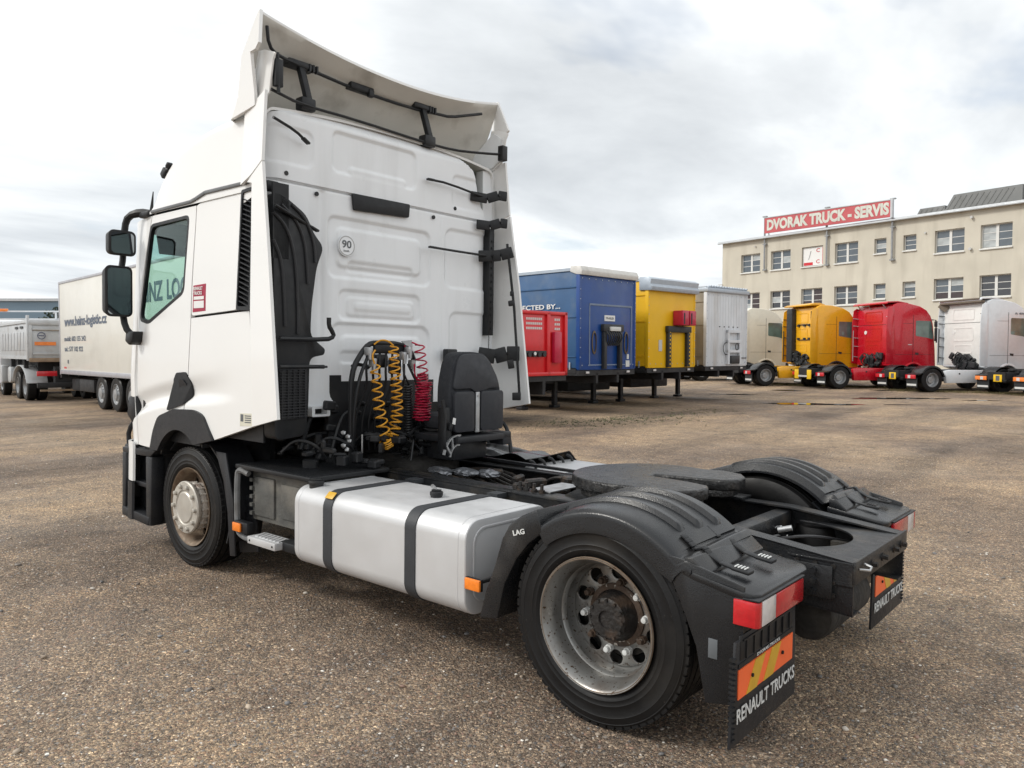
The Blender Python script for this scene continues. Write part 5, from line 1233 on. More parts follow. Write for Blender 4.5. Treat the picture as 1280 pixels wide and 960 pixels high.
def far_tractor(name_label, loc, yaw, paint, skirt=None, rear_wall=None, style=0, plates='one', wh=3.75, xb=2.60, lamp=None, group='parked tractor units in a row before the building'):
    t = thing('parked_tractor_truck', name_label, 'truck', loc, yaw, group)
    rear_wall = rear_wall or paint; lamp = lamp or lampr
    def P(n, mb, m, par=t, label=None, ang=35): return part(n, mb, m, par, label, ang)
    # chassis
    mb = MB()
    for s in (1, -1): mb.bb(-.95, 4.9, s*.38-.04, s*.38+.04, .62, .88)
    mb.bb(-1.0, -.92, -.42, .42, .60, .90); mb.bb(-.2, -.1, -.38, .38, .7, .85); mb.bb(-.9, -.5, -.38, .38, .86, .885); P('chassis_frame', mb, fdark)
    mb = MB(); mb.prism([(.9, -.35), (.75, -.45), (.2, -.47), (-.1, -.35), (-.1, -.1), (.35, 0), (-.1, .1), (-.1, .35), (.2, .47), (.75, .45), (.9, .35)], 'z', .93, 1.02, bev=.01); mb.bb(0, .9, -.42, .42, .86, .93); P('fifth_wheel', mb, fdark)
    mb = MB(); mb.bb(.9, 4.8, -.9, .9, .42, .66, .05); mb.cyl((0, -.9, .5), (0, .9, .5), .09, n=12); mb.ball((0, 0, .5), .24, 2); P('underbody', mb, fdark)
    for s in (1, -1):
        fwheel(t, 0, s*1.08, s); fwheel(t, 3.75, s*1.05, s, True)
        mb = MB(); out = [(.60*math.cos(a), .50+.60*math.sin(a)) for a in np.linspace(rad(12), rad(150), 18)]; inn = [(.575*math.cos(a), .50+.575*math.sin(a)) for a in np.linspace(rad(150), rad(12), 18)]
        mb.prism(out+[(-.62, .78), (-.82, .76), (-.82, .72), (-.60, .70)]+inn, 'y', s*.60, s*1.24, bev=.008)
        mb.prism(out+inn[:1]+[(.53*math.cos(a), .50+.53*math.sin(a)) for a in np.linspace(rad(150), rad(12), 18)], 'y', s*1.225, s*1.25)
        g = P('mudguard', mb, guard_m)
        mb = MB(); mb.bb(-.84, -.80, s*.64, s*1.22, .56, .72, .01); P('tail_lamp', mb, lamp, g)
        mb = MB(); mb.bb(-.845, -.838, s*.80, s*.95, .575, .70); P('clear_lens', mb, whl, g)
        mb = MB(); mb.bb(-.74, -.725, s*.60, s*1.22, .20, .60); P('mudflap', mb, fblk, g)
        mb = MB(); mb.bb(-.75, -.74, s*.64, s*1.18, .26, .34); P('flap_strip', mb, ltext, g)
    if plates == 'two':
        for y in (-.42, .55): mb = MB(); mb.box((-1.02, y, .62), (.05, .20, .42), (0, 0, .5), .01); P('yellow_plate', mb, plate_y)
        mb = MB(); mb.bb(-1.04, -1.0, -.3, .4, .50, .58); P('grey_bar', mb, fgrey)
    elif plates == 'one':
        mb = MB(); mb.bb(-1.03, -1.005, -.30, .10, .52, .80, .004); p_ = P('yellow_plate', mb, plate_y)
        mb = MB(); mb.bb(-1.036, -1.03, -.20, -.02, .56, .76); P('plate_mark', mb, ddec, p_)
    # skirts / tanks
    for s in (1, -1):
        mb = MB(); mb.prism([(.66, .88), (.72, .36), (2.95, .36), (2.95, .90), (.95, .92)], 'y', s*1.02, s*1.20, bev=.03); sk = P('side_skirt' if skirt else 'fuel_tank', mb, skirt or fgrey)
        if skirt is not None:
            mb = MB()
            for x in (1.3, 2.35): mb.bb(x, x+.07, s*1.198, s*1.206, .72, .79)
            P('fixing_recess', mb, fblk, sk)
    # cab
    prof = [(xb, 1.02), (xb, wh-.42), (xb+.05, wh-.10), (xb+.28, wh), (xb+.9, wh-.03), (xb+1.45, wh-.14), (xb+1.80, wh-.32), (xb+2.02, wh-.58), (xb+2.14, wh-.90), (xb+2.22, wh-1.5), (xb+2.28, 1.75), (xb+2.33, .9), (xb+2.30, .42), (xb+1.62, .42)]
    arc = [(3.75+.60*math.cos(a), .50+.62*math.sin(a)) for a in np.linspace(rad(0), rad(150), 16)]
    prof2 = [(x_, z_) for x_, z_ in prof] + arc + [(xb+.3, .92)]
    mb = MB(); mb.prism(prof2, 'y', -1.20, 1.20, bev=.05, seg=3); cab = P('cab', mb, paint, t, None, 40)
    mb = MB(); mb.bb(xb-.02, xb+.01, -1.10, 1.10, 1.10, wh-.14, .02); rw = P('rear_wall', mb, rear_wall)
    mb = MB()
    for (y0, y1, z0, z1) in ((-.6, .6, wh-.85, wh-.35), (-.55, .55, 2.15, 2.75), (-.5, .5, 1.6, 2.0)):
        mb.prism(rrect(y0, y1, z0, z1, .08), 'x', xb-.032, xb-.018, holes=[rrect(y0+.05, y1-.05, z0+.05, z1-.05, .05)])
    P('pressed_ribs', mb, rear_wall, rw)
    mb = MB(); mb.bb(xb-.028, xb-.019, -1.09, 1.09, wh-.98, wh-.965); P('seam', mb, fblk, rw)
    mb = MB(); mb.cyl((xb-.04, .55, 2.55), (xb-.018, .55, 2.55), .09, n=16); P('round_decal', mb, wdec, rw)
    mb = MB()
    for k in range(26):
        mb.box((xb-.12+random.uniform(-.1, .1), random.uniform(-.75, .6), random.uniform(1.0, 1.5)), (.12, random.uniform(.08, .3), random.uniform(.08, .3)), (random.uniform(0, 1), 0, 0), .02, 1)
    for k in range(5):
        y = random.uniform(-.55, .4); q = random.uniform(-.15, .15); mb.tube([(xb-.08, y, 1.45+q), (xb-.25, y+.1, 1.55+q), (xb-.28, y+.25, 1.2), (xb-.15, y+.1, 1.0)], .022, 6, 1)
    P('air_line_coils', mb, fblk)
    for s in (1, -1):
        def sp(name, poly, m, y0=1.2, d=.006, par=cab): mb = MB(); mb.prism(poly, 'y', s*(y0-.004), s*(y0+d)); return P(name, mb, m, par)
        wz = wh-1.55
        sp('side_window', rnd([(xb+1.24, wz+.06), (xb+1.24, wz+.76), (xb+2.04, wz+.74), (xb+2.16, wz+.10), (xb+2.15, wz-.10), (xb+1.85, wz-.02)], .06), fglass)
        mb = MB(); mb.bb(xb+1.105, xb+1.12, s*1.2, s*1.207, 1.05, wh-.55); mb.bb(xb+.55, xb+1.1, s*1.2, s*1.206, wh-.93, wh-.92); mb.bb(xb+.2, xb+2.1, s*1.2, s*1.206, 1.52, 1.53); P('panel_gap', mb, fblk, cab)
        sp('door_handle', [(xb+1.22, 1.62), (xb+1.42, 1.60), (xb+1.40, 1.50), (xb+1.24, 1.52)], fblk)
        mb = MB(); mb.prism([(xb-.30, 1.10), (xb-.29, wh-.9), (xb-.22, wh-.25), (xb-.05, wh-.14), (xb+.10, wh-.2), (xb+.10, 1.05)], 'y', s*1.185, s*1.215, bev=.01); sdp = P('side_deflector', mb, paint)
        mb = MB()
        for z in ((1.4, 1.9, 2.3, wh-1.0, wh-.65) if style != 0 else (1.5, 2.5)): mb.bar((xb-.02, s*1.10, z), (xb-.26, s*1.17, z+.03), .035, .03)
        mb.tube([(xb-.25, s*1.165, 1.2), (xb-.24, s*1.165, wh-1.2)], .022, 6); P('deflector_bracket', mb, tubem if paint is fred else fblk, sdp)
        mb = MB(); mb.box((xb+2.22, s*1.36, wz+.12), (.10, .24, .60), None, .03); mb.box((xb+2.22, s*1.34, wz+.60), (.10, .24, .26), None, .03); mb.tube([(xb+2.1, s*1.15, wz+.8), (xb+2.2, s*1.3, wz+.78), (xb+2.22, s*1.34, wz-.25)], .03, 6); P('mirror', mb, fblk, cab)
        mb = MB(); ot = [(3.75+.66*math.cos(a), .50+.68*math.sin(a)) for a in np.linspace(rad(5), rad(165), 18)]; ii = [(3.75+.58*math.cos(a), .50+.60*math.sin(a)) for a in np.linspace(rad(165), rad(5), 18)]
        mb.prism(ot+ii, 'y', s*1.16, s*1.225, bev=.01); P('wheel_arch', mb, paint if style != 1 else fblk, cab)
        mb = MB(); mb.bb(3.2, 4.35, s*.75, s*.80, .5, 1.15); mb.bb(3.15, 4.4, s*.78, s*1.15, 1.12, 1.16); mb.prism([(4.45, .42), (5.1, .42), (5.1, .95), (4.42, .95)], 'y', s*1.0, s*1.19); P('step_well', mb, fblk, cab)
    mb = MB(); mb.prism([(xb+2.28, 1.80), (xb+2.30, 1.80), (xb+2.245, wh-1.5), (xb+2.17, wh-.92), (xb+2.14, wh-.92), (xb+2.22, wh-1.5)], 'y', -1.10, 1.10); P('windscreen', mb, fglass, cab)
    mb = MB(); mb.bb(xb+2.28, xb+2.34, -1.1, 1.1, .45, 1.7, .02); P('grille', mb, fblk, cab)
    if style == 1:                                                     # yellow: separate visor on top and black pipe stack
        mb = MB(); mb.prism([(xb-.28, wh+.02), (xb-.1, wh+.09), (xb+.25, wh+.10), (xb+.55, wh+.02), (xb+.5, wh-.02), (xb-.26, wh-.04)], 'y', -1.12, 1.12, bev=.02); P('roof_spoiler', mb, paint)
        mb = MB(); mb.prism(rrect(.40, .86, 1.1, wh-.12, .1), 'x', xb-.28, xb-.03, bev=.04)
        for k in range(16): mb.bb(xb-.295, xb-.275, .45, .82, 1.2+.15*k, 1.24+.15*k)
        P('air_intake_stack', mb, fblk)
        mb = MB()
        for y in (.15, -.35, -.75): mb.box((xb-.06, y, 2.9), (.08, .14, .10)); mb.box((xb-.06, y, 2.25), (.08, .14, .10))
        mb.bar((xb-.06, .2, 2.95), (xb-.06, -.8, 2.95), .03, .03); mb.bar((xb-.06, .2, 2.2), (xb-.06, -.8, 2.2), .03, .03); mb.bar((xb-.08, -.95, 1.2), (xb-.08, -.95, wh-.3), .05, .05); P('wall_bracket', mb, fblk)
    if style in (2, 3):
        ps = [(xb-.28, wh-.0), (xb-.20, wh+.06), (xb+.3, wh+.08), (xb+.85, wh-.0), (xb+.85, wh-.06), (xb+.3, wh+.02), (xb-.18, wh+.0), (xb-.26, wh-.06)]
        mb = MB(); mb.prism(ps, 'y', -1.18, 1.18, bev=.01); P('roof_spoiler', mb, paint if style == 2 else fwhite)
        mb = MB()
        if style == 3: mb.bb(xb-.26, xb-.03, -1.15, 1.15, wh-.14, wh-.05, .02); mb.bar((xb-.24, 1.14, wh-.1), (xb-.06, .9, wh-.35), .05, .30); mb.cyl((xb-.28, -1.1, wh+.02), (xb-.28, 1.1, wh+.02), .04, n=8)
        else:
            for y in (-.8, .2, .9): mb.bar((xb-.22, y, wh-.02), (xb-.02, y, wh-.25), .03, .03)
        P('spoiler_frame', mb, mat('brown soiled trim', (.16, .13, .10), .7) if style == 3 else tubem)
    return t
HD = heading(.978, .21)
def rear_at(lat, dep):                                   # right rear tyre outer foot -> root position
    p = W(lat, dep); c, s = math.cos(HD), math.sin(HD); x, y = p.x - (-s)*(-1.23), p.y - c*(-1.23); return Vector((x, y, gz(x, y)))
tr_c = far_tractor('cream tractor unit furthest left, half hidden behind the white curtain trailer', rear_at(10.1, 40.6), HD, fcream, fgrey, None, 0, 'none', 3.90)
tr_y = far_tractor('amber yellow tractor unit with black intake stack behind the cab', rear_at(12.0, 36.1), HD, fyell, fyell, None, 1, 'none', 3.86)
tr_r = far_tractor('bright red tractor unit between the yellow and the white one', rear_at(14.6, 34.0), HD, fred, fred, None, 2, 'two', 3.86)
tr_w = far_tractor('pale white tractor unit with white side skirts right of the red one', rear_at(17.55, 31.9), HD, fwhite, fwhite, mat('sun-toned white rear wall', (.76, .755, .73), .35, coat=.4, var=.05), 3, 'one', 3.92)  # rear wall colour made lighter and warmer than the cab to paint in sunlight
tr_o = far_tractor('chassis and orange tail lamps of a tractor unit cut off by the right edge', rear_at(20.6, 29.6), HD, foran, None, None, 0, 'one', 3.6, lamp=lampo)
text('R 450', 'lettering', tr_w, ddec, (4.05, -1.212, 3.28), (1, 0, 0), (0, 0, 1), .08, .5, .004, .02)
mb = MB(); mb.bb(3.45, 3.65, -1.212, -1.20, 1.96, 1.99); part('badge', mb, ltext, tr_r)

# ------------------------------------------------ trailers
def at_root(lat, dep, a): return W(lat, dep), a
TD = heading(-.71, .70)                                   # from the front wall back along the trailer
blue_side = mat('faded blue tarpaulin', (0.040, 0.11, 0.24), .5, var=.15, vs=1.2, bump=(3, .5), dirt=((.16, .19, .22), 2.5, .5, .4))
blue_front = mat('royal blue sheet', (0.008, 0.055, 0.235), .38, coat=.2, var=.12, vs=1.5, dirt=((.05, .09, .18), 3, .5, .5))
yel_t = mat('yellow tarpaulin', (0.80, 0.46, 0.008), .45, var=.07, vs=1.5, bump=(3, .3))
grey_t = mat('weathered white metal wall', (0.64, 0.66, 0.69), .45, var=.08, vs=1.5, dirt=((.30, .22, .14), 1.8, .55, .5, (1.5, 1.5, .25)))
tan_side = mat('grimy beige tarpaulin', (0.30, 0.26, 0.20), .6, var=.15, vs=2, bump=(3, .4), dirt=((.12, .11, .09), 2, .5, .5))
silver_c = mat('silver roof cap', (0.42, 0.47, 0.53), .4, metal=.3, var=.08)
whitecap = mat('white roof cap', (0.66, 0.65, 0.62), .45, var=.08, dirt=((.3, .28, .24), 3, .5, .4))
redpl = mat('red bulkhead paint', (0.62, 0.012, 0.018), .35, coat=.3, var=.06)
crim = mat('crimson plastic box', (0.48, 0.012, 0.05), .35, coat=.3)
boxw = mat('box body white', (0.70, 0.685, 0.63), .42, coat=.2, var=.03, vs=1.5, dirt=((.42, .40, .34), 1.2, .55, .25))
def trailer(name, label, lat, dep, yaw, front, side, cap, z0=1.28, z1=4.0, length=13.6, w=2.55, legs=True, axles=True, slab=None):
    """local +x runs from the front wall to the tail, +y is the side away from the camera, front-left corner at y=0"""
    t = thing(name, label, 'trailer', W(lat, dep), yaw, 'parked semi-trailers')
    def P(n, mb, m, par=t, lb=None): return part(n, mb, m, par, lb)
    mb = MB(); mb.bb(.05, length, -w+.02, -.02, z0, z1-.08, .02); body = P('side_curtain', mb, side)
    mb = MB(); mb.bb(-.02, .07, -w, 0, z0-.05, z1-.10, .015); fr = P('front_wall', mb, front)
    mb = MB()
    for y in (-.03, -w+.03): mb.bb(-.035, .09, y-.035, y+.035, z0-.02, z1-.1, .01)
    P('corner_post', mb, front, fr)
    mb = MB(); mb.bb(3.4, 7.2, -w+.15, -.15, .38, z0-.2, .05); mb.bb(.09, length, -w-.01, .01, z0-.14, z0-.01); mb.bb(0, length, -w+.75, -w+.85, z0-.42, z0-.14); mb.bb(0, length, -.85, -.75, z0-.42, z0-.14); mb.bb(0, .5, -w, 0, z0-.2, z0-.06)  # first, broad block is added to darken the shaded space below; the rest is frame
    for k in range(9): mb.bb(1+1.4*k, 1.1+1.4*k, -w+.1, -.1, z0-.25, z0-.14)
    P('trailer_frame', mb, fdark)
    mb = MB(); mb.bb(0, length, -.06, .012, z1-.10, z1-.02); mb.bb(0, length, -w-.012, -w+.06, z1-.10, z1-.02); mb.bb(0, length, -w+.03, -.03, z1-.06, z1-.03); P('roof_rail', mb, silver_c)
    if cap: mb = MB(); mb.prism([(-.10, z1-.22), (-.12, z1-.10), (-.06, z1+.02), (.28, z1+.03), (.30, z1-.12), (.08, z1-.20)], 'y', -w-.02, .02, bev=.015); P('roof_cap', mb, cap)
    mb = MB()
    for s_y in (.0, -w):
        o_ = .006 if s_y == 0 else -.006
        for z_ in (z0+.30, z1-.55, z1-1.35): mb.bb(.1, length-.1, s_y-.004+o_*.5, s_y+.004+o_*.5, z_, z_+.03)
    part('curtain_seam', mb, side, body)['kind'] = 'stuff'
    mb = MB()
    for k in range(38):
        for s_y in (.0, -w): mb.box((.3+.35*k, s_y+(.01 if s_y == 0 else -.01), z0+.06), (.045, .02, .20))
    o_ = part('curtain_buckles', mb, silver_c, body); o_['kind'] = 'stuff'
    mb = MB()
    for k in range(9): mb.cyl((-.03, -.12-(w-.24)*k/8, z1-.30), (-.018, -.12-(w-.24)*k/8, z1-.30), .016, n=6); mb.cyl((-.03, -.12-(w-.24)*k/8, z0+.08), (-.018, -.12-(w-.24)*k/8, z0+.08), .016, n=6)
    for z_ in np.linspace(z0+.3, z1-.6, 8): mb.cyl((-.045, -.03, z_), (-.03, -.03, z_), .014, n=6); mb.cyl((-.045, -w+.03, z_), (-.03, -w+.03, z_), .014, n=6)
    part('rivets', mb, silver_c, fr)['kind'] = 'stuff'
    for y_ in (-.35, -w+.35):
        mb = MB(); mb.box((-.03, y_, z0-.12), (.03, .14, .06), None, .01); P('marker_lamp', mb, whl)
    if legs:
        for y in (-.55, -w+.55):
            mb = MB(); mb.bb(2.55, 2.68, y-.07, y+.07, .10, z0-.1); mb.bb(2.50, 2.73, y-.14, y+.14, .0, .09, .01); mb.bar((2.6, y, .85), (3.2, y, z0-.3), .05, .05); P('landing_leg', mb, fdark)
        mb = MB(); mb.bb(2.58, 2.64, -w+.5, -.5, .75, .82); P('leg_brace', mb, fdark)
    if axles:
        for x in (8.4, 9.7, 11.0):
            fwheel(t, x, -w+.20, -1, True); fwheel(t, x, -.20, 1, True); mb = MB(); mb.cyl((x, -w+.2, .5), (x, -.2, .5), .07, n=10); P('axle', mb, fdark)
    return t, body, fr
# each trailer: near corner of its front wall is at y=0 on the left; local y negative runs to the right
def tdir(latd, depd): return heading(latd, depd)
Y1 = heading(-.71, .70)
t1, b1, f1 = trailer('curtain_trailer', 'blue curtain-sided semi-trailer with black front frame', 1.78, 20.5, Y1, blue_front, blue_side, whitecap, legs=True)
mb = MB(); mb.prism(rrect(-2.35, -.42, 1.35, 3.02, .03), 'x', -.032, -.018, holes=[rrect(-2.32, -.45, 1.38, 2.99, .03)]); mb.bb(-.036, -.02, -2.36, -.42, 3.0, 3.04); part('seam_frame', mb, mat('grey blue bead', (.18, .23, .32), .5), f1)
def hframe(t, fr, y0, y1, z0, z1, tk=.12, m=fblk):
    mb = MB(); mb.bb(-.14, -.03, y0, y0+tk, z0, z1, .01); mb.bb(-.14, -.03, y1-tk, y1, z0, z1, .01); mb.bb(-.16, -.03, y0-.04, y1+.04, z1-.16, z1+.04, .02)
    return part('connection_frame', mb, m, fr)
hf = hframe(t1, f1, -1.78, -.95, 1.25, 2.45)
mb = MB(); mb.bb(-.22, -.14, -1.6, -1.15, 2.30, 2.42, .01); part('pale_coupling', mb, ltext, hf)
mb = MB()
for k in range(7): mb.tube([(-.16, -1.0-.10*k, 2.30), (-.24, -1.05-.1*k, 2.15), (-.16, -1.1-.09*k, 2.0), (-.1, -1.1-.08*k, 1.9)], .022, 6, 1)
part('air_hoses', mb, fblk, hf)
mb = MB(); mb.bb(-.04, -.02, -1.55, -1.08, 2.58, 2.74); pn = part('name_plate', mb, wdec, f1); text('TRAILER', 'lettering', pn, ddec, (-.042, -1.12, 2.63), (0, -1, 0), (0, 0, 1), .06, .38, .002, .02)
for y in (-.62, -2.08):
    mb = MB(); mb.lathe([(.14, -.06), (.17, -.05), (.17, -.03), (.14, -.02)], (-.0, y, 1.98), 'x', 24, close=True)
    for v in mb.bm.verts: v.co.z = 1.98+(v.co.z-1.98)*1.9; v.co.y = y+(v.co.y-y)*.6
    part('hose_ring', mb, mat('brown hose %g' % y, (.12, .09, .06), .6), f1)
mb = MB(); mb.bb(-.04, -.02, -2.25, -2.08, 1.30, 1.48); mb.bb(-.04, -.02, -2.22, -2.13, 1.52, 1.66); part('inspection_card', mb, ltext, f1)
text('CONNECTED BY...', 'lettering', b1, wdec, (2.95, .004, 2.90), (-1, 0, 0), (0, 0, 1), .135, 2.3, .004, .02)
t2_, b2, f2 = trailer('curtain_trailer', 'yellow curtain-sided semi-trailer with twin red boxes on its front wall', 4.13, 23.4, heading(-.69, .73), yel_t, yel_t, None)
mb = MB(); mb.prism([(-.16, 3.60), (-.18, 3.72), (-.12, 3.80), (-.16, 3.95), (.0, 4.02), (.3, 4.02), (.3, 3.62)], 'y', -2.56, .03, bev=.01); part('roof_cap', mb, silver_c, t2_)
mb = MB(); mb.bb(.5, 1.2, .0, .03, 3.45, 3.85, .005); mb.bb(.6, 1.1, .03, .05, 3.3, 3.4); part('corner_hardware', mb, yel_t, b2)
hf = hframe(t2_, f2, -2.12, -.92, 1.25, 2.50, .16)
mb = MB()
for k in range(9): mb.cyl((-.15, -.99, 1.35+.125*k), (-.155, -.99, 1.35+.125*k), .028, n=8); mb.cyl((-.15, -2.05, 1.35+.125*k), (-.155, -2.05, 1.35+.125*k), .028, n=8)
part('plate_hole', mb, yel_t, hf)
for (a, b) in ((-1.62, -1.27), (-2.02, -1.66)):
    mb = MB(); mb.bb(-.42, -.04, a, b, 2.56, 3.03, .03); bx = part('extinguisher_box', mb, crim, t2_); mb = MB(); mb.bb(-.43, -.42, a+.24, a+.30, 2.6, 2.95); part('window_slot', mb, fblk, bx)
mb = MB(); mb.bb(-.035, -.02, -.72, -.55, 1.75, 2.1); part('paper_card', mb, fgrey, f2)
t3_, b3, f3 = trailer('curtain_trailer', 'weathered white semi-trailer with rust streaks, furthest right of the parked trailers', 6.64, 26.3, heading(-.66, .75), grey_t, tan_side, None, z0=1.28)
mb = MB()
for k in range(14): mb.bb(-.026, -.019, -.15-.17*k-.02, -.15-.17*k, 1.30, 3.80)
part('wall_rib', mb, grey_t, f3)
mb = MB(); mb.bb(-.10, .5, -2.58, .03, 3.80, 3.93, .01)
for k in range(15): mb.box((-.03, -.2-.16*k, 3.99), (.10, .07, .06), None, .01)
part('roof_cap', mb, silver_c, t3_)
mb = MB()
for k in range(5): mb.bb(-.04, -.02, -.78-.28*k, -.83-.28*k, 2.6, 2.63)
mb.bb(-.05, -.02, -2.5, -1.5, 1.50, 1.53); part('rivet_mark', mb, fblk, f3)
mb = MB(); mb.bb(-.12, -.03, -1.32, -1.20, 1.3, 2.5); mb.bb(-.12, -.03, -2.05, -1.93, 1.3, 2.5); 
for z in (2.45, 2.1, 1.75): mb.bb(-.13, -.03, -2.05, -1.2, z-.04, z+.06)
pf = part('connection_frame', mb, grey_t, f3)
mb = MB(); mb.bb(-.16, -.05, -1.9, -1.35, 1.32, 1.6, .02); mb.lathe([(.2, -.1), (.23, -.09), (.2, -.08)], (0, -1.15, 1.85), 'x', 20, close=True); mb.lathe([(.10, -.14), (.13, -.13), (.10, -.12)], (0, -1.75, 1.92), 'x', 16, close=True); part('air_hoses', mb, fblk, pf)
# low red flatbed in front of the blue trailer
t4 = thing('flatbed_trailer', 'red bulkhead of a low flatbed trailer beside the white cab', 'trailer', W(1.32, 18.7), heading(-.71, .70), 'parked semi-trailers')
mb = MB(); mb.bb(0, .08, 0, 2.5, 1.15, 2.66, .01); bk = part('bulkhead', mb, redpl, t4)
mb = MB(); mb.bb(-.05, .02, 0, .10, 1.15, 2.68, .01); mb.bb(-.05, .02, .62, .74, 1.15, 2.66, .01); mb.bb(-.05, .02, 0, 2.5, 2.60, 2.68, .01); mb.bb(-.05, .02, 0, 2.5, 1.15, 1.24, .01); part('bulkhead_rib', mb, redpl, bk)
mb = MB(); mb.bb(-.12, -.0, .28, .54, 1.45, 2.2, .03); part('document_box', mb, crim, bk)
for (y0, y1, n_) in ((.24, .50, 3), (.88, 1.5, 3)):
    for k in range(n_):
        mb = MB()
        for j in range(int((y1-y0)/.07)): mb.bb(-.005, .0, y0+.07*j, y0+.05+.07*j, 2.50-.11*k-.035, 2.50-.11*k+.02)
        part('pale_print', mb, ltext, bk)
mb = MB(); mb.bar((-.07, .82, 1.72), (-.07, 2.3, 1.72), .06, .05); 
for k in range(7): mb.cyl((-.12, .9+.17*k, 1.66), (-.03, .9+.17*k, 1.66), .06, n=10)
cc_ = part('coupling_row', mb, fblk, bk); mb = MB(); mb.cyl((-.13, 1.24, 1.68), (-.12, 1.24, 1.68), .04, n=10); part('white_socket', mb, wdec, cc_)
mb = MB(); mb.bb(3.4, 7.2, .2, 2.3, .38, 1.0, .05); mb.bb(0, 13.4, 0, 2.5, 1.02, 1.15); mb.bb(0, 13.4, .75, .85, .7, 1.02); mb.bb(0, 13.4, 1.65, 1.75, .7, 1.02); part('deck_and_shade_block', mb, fdark, t4)  # low block under the deck is added to stand in for shade there
for y in (.5, 2.0): mb = MB(); mb.bb(2.5, 2.62, y-.07, y+.07, .0, 1.0); mb.bb(2.44, 2.68, y-.13, y+.13, 0, .08); part('landing_leg', mb, fdark, t4)
for x in (8.4, 9.7, 11.0): fwheel(t4, x, .2, -1, True, z=.5); fwheel(t4, x, 2.3, 1, True, z=.5)

# ------------------------------------------------ white box trailer on the left
BY = heading(.70, -.714)
t5 = thing('box_trailer', 'white box semi-trailer with dark web address lettering behind the cab on the left', 'trailer', W(-15.05, 25.5), BY, 'parked semi-trailers')
# local x runs from the far tail towards the camera's right, the visible side is y=0 facing -y
mb = MB(); mb.bb(0, 13.6, 0, 2.55, 1.05, 4.0, .03); bx = part('box_body', mb, boxw, t5)
mb = MB(); mb.bb(-.03, .07, -.015, .06, .95, 4.02, .01); mb.bb(0, 13.6, -.02, .05, .98, 1.12, .01); mb.bb(0, 13.6, -.018, .05, 3.94, 4.02, .01); part('edge_trim', mb, mat('lilac grey trim', (.42, .42, .45), .4, metal=.3), bx)
NRM = (0, -1, 0)
def bt(s_, x, z, h, w_, b=.02): return text(s_, 'lettering', bx, mat('slate lettering', (.10, .125, .17), .5) if 'slate lettering' not in MATS else MATS['slate lettering'], (x, -.003, z), (1, 0, 0), (0, 0, 1), h, w_, .004, b)
bt('www.heinz-logistic.cz', .58, 2.44, .40, 4.3, .035); bt('mobil: 602 155 242', .55, 2.05, .16, 2.3); bt('tel.: 577 102 922', .55, 1.72, .16, 2.0)
bt('HEINZ', 7.35, 2.98, .50, 1.85, .03); bt('LOGISTIC', 9.48, 2.98, .50, 2.75, .03)
mb = MB(); mb.bb(.85, 1.0, -.006, .0, 1.33, 1.45); part('small_mark', mb, ddec, bx); mb = MB(); mb.bb(.45, .72, -.006, .0, 1.16, 1.22); part('red_mark', mb, lampr, bx)
mb = MB(); mb.bb(0, 13.6, .75, .85, .70, 1.04); mb.bb(0, 13.6, 1.7, 1.8, .70, 1.04); mb.bb(-.02, .1, 0, 2.5, .85, 1.0)
for k in range(12): mb.bb(.5+1.1*k, .58+1.1*k, .1, 2.45, .93, 1.04)
part('trailer_frame', mb, fdark, t5)
mb = MB(); mb.bb(.1, .9, .3, 1.1, .42, .85, .06); mb.bb(1.5, 3.0, .15, .6, .45, .85, .04); mb.bb(2.9, 3.05, .3, .45, .1, 1.0); part('pallet_box', mb, fdark, t5)
for x in (4.05, 5.36, 6.67):
    w1 = fwheel(t5, x, .20, -1, True); fwheel(t5, x, 2.35, 1, True); mb = MB(); mb.cyl((x, .2, .5), (x, 2.3, .5), .07, n=10); part('axle', mb, fdark, t5)
# tipper truck
silv = mat('pale grey tipper steel', (.52, .535, .55), .42, metal=.25, var=.08, vs=2, dirt=((.22, .17, .12), 2.2, .52, .5)); bare = mat('rusty tipper edge', (.30, .22, .15), .7, var=.3, vs=5)
YT = heading(-.67, .74)
t6 = thing('tipper_truck', 'silver tipper truck seen from behind left of the white box trailer', 'truck', W(-16.4, 26.0), YT)
# local +x away from the camera, -y is its right; the rear left corner is the origin
mb = MB(); mb.prism([(0, 1.45), (0, 2.78), (5.6, 2.90), (5.6, 1.45)], 'y', -2.45, 0, bev=.03); bd_ = part('tipper_body', mb, silv, t6)
mb = MB(); mb.bb(-.06, .05, -2.5, .02, 2.62, 2.80, .02); mb.bb(-.05, .02, -2.4, -.10, 2.46, 2.51); mb.bb(-.05, .02, -2.4, -.10, 1.62, 1.67); mb.bb(-.05, .04, -.09, .0, 1.45, 2.7, .01); mb.bb(-.05, .04, -2.45, -2.36, 1.45, 2.7, .01); tg = part('tailgate_frame', mb, silv, bd_)
mb = MB(); mb.bb(-.07, .06, -2.45, .0, 1.36, 1.50, .01); mb.bb(-.056, -.05, -2.4, -.1, 2.44, 2.46); part('rusty_sill', mb, bare, bd_)
mb = MB(); mb.bb(-.030, -.02, -.80, -.16, 1.93, 2.05); part('orange_strip', mb, lampo, bd_)
mb = MB(); mb.lathe([(.10, -.03), (.125, -.03), (.125, -.02), (.10, -.02)], (0, -.37, 2.26), 'x', 24, close=True); mb.bb(-.03, -.02, -.45, -.29, 2.25, 2.28); part('round_emblem', mb, mat('emblem ink', (.12, .13, .2), .5), bd_)
mb = MB()
for k in range(9): mb.prism(rrect(.25+.58*k, .68+.58*k, 1.75, 2.40, .03), 'y', .0, .018, bev=.006)
mb.bb(0, 5.6, 0, .05, 2.70, 2.78); mb.bb(0, 5.6, 0, .04, 1.45, 1.55); mb.bb(-.02, .12, -.02, .06, 1.4, 2.95, .01); part('side_rib', mb, silv, bd_)
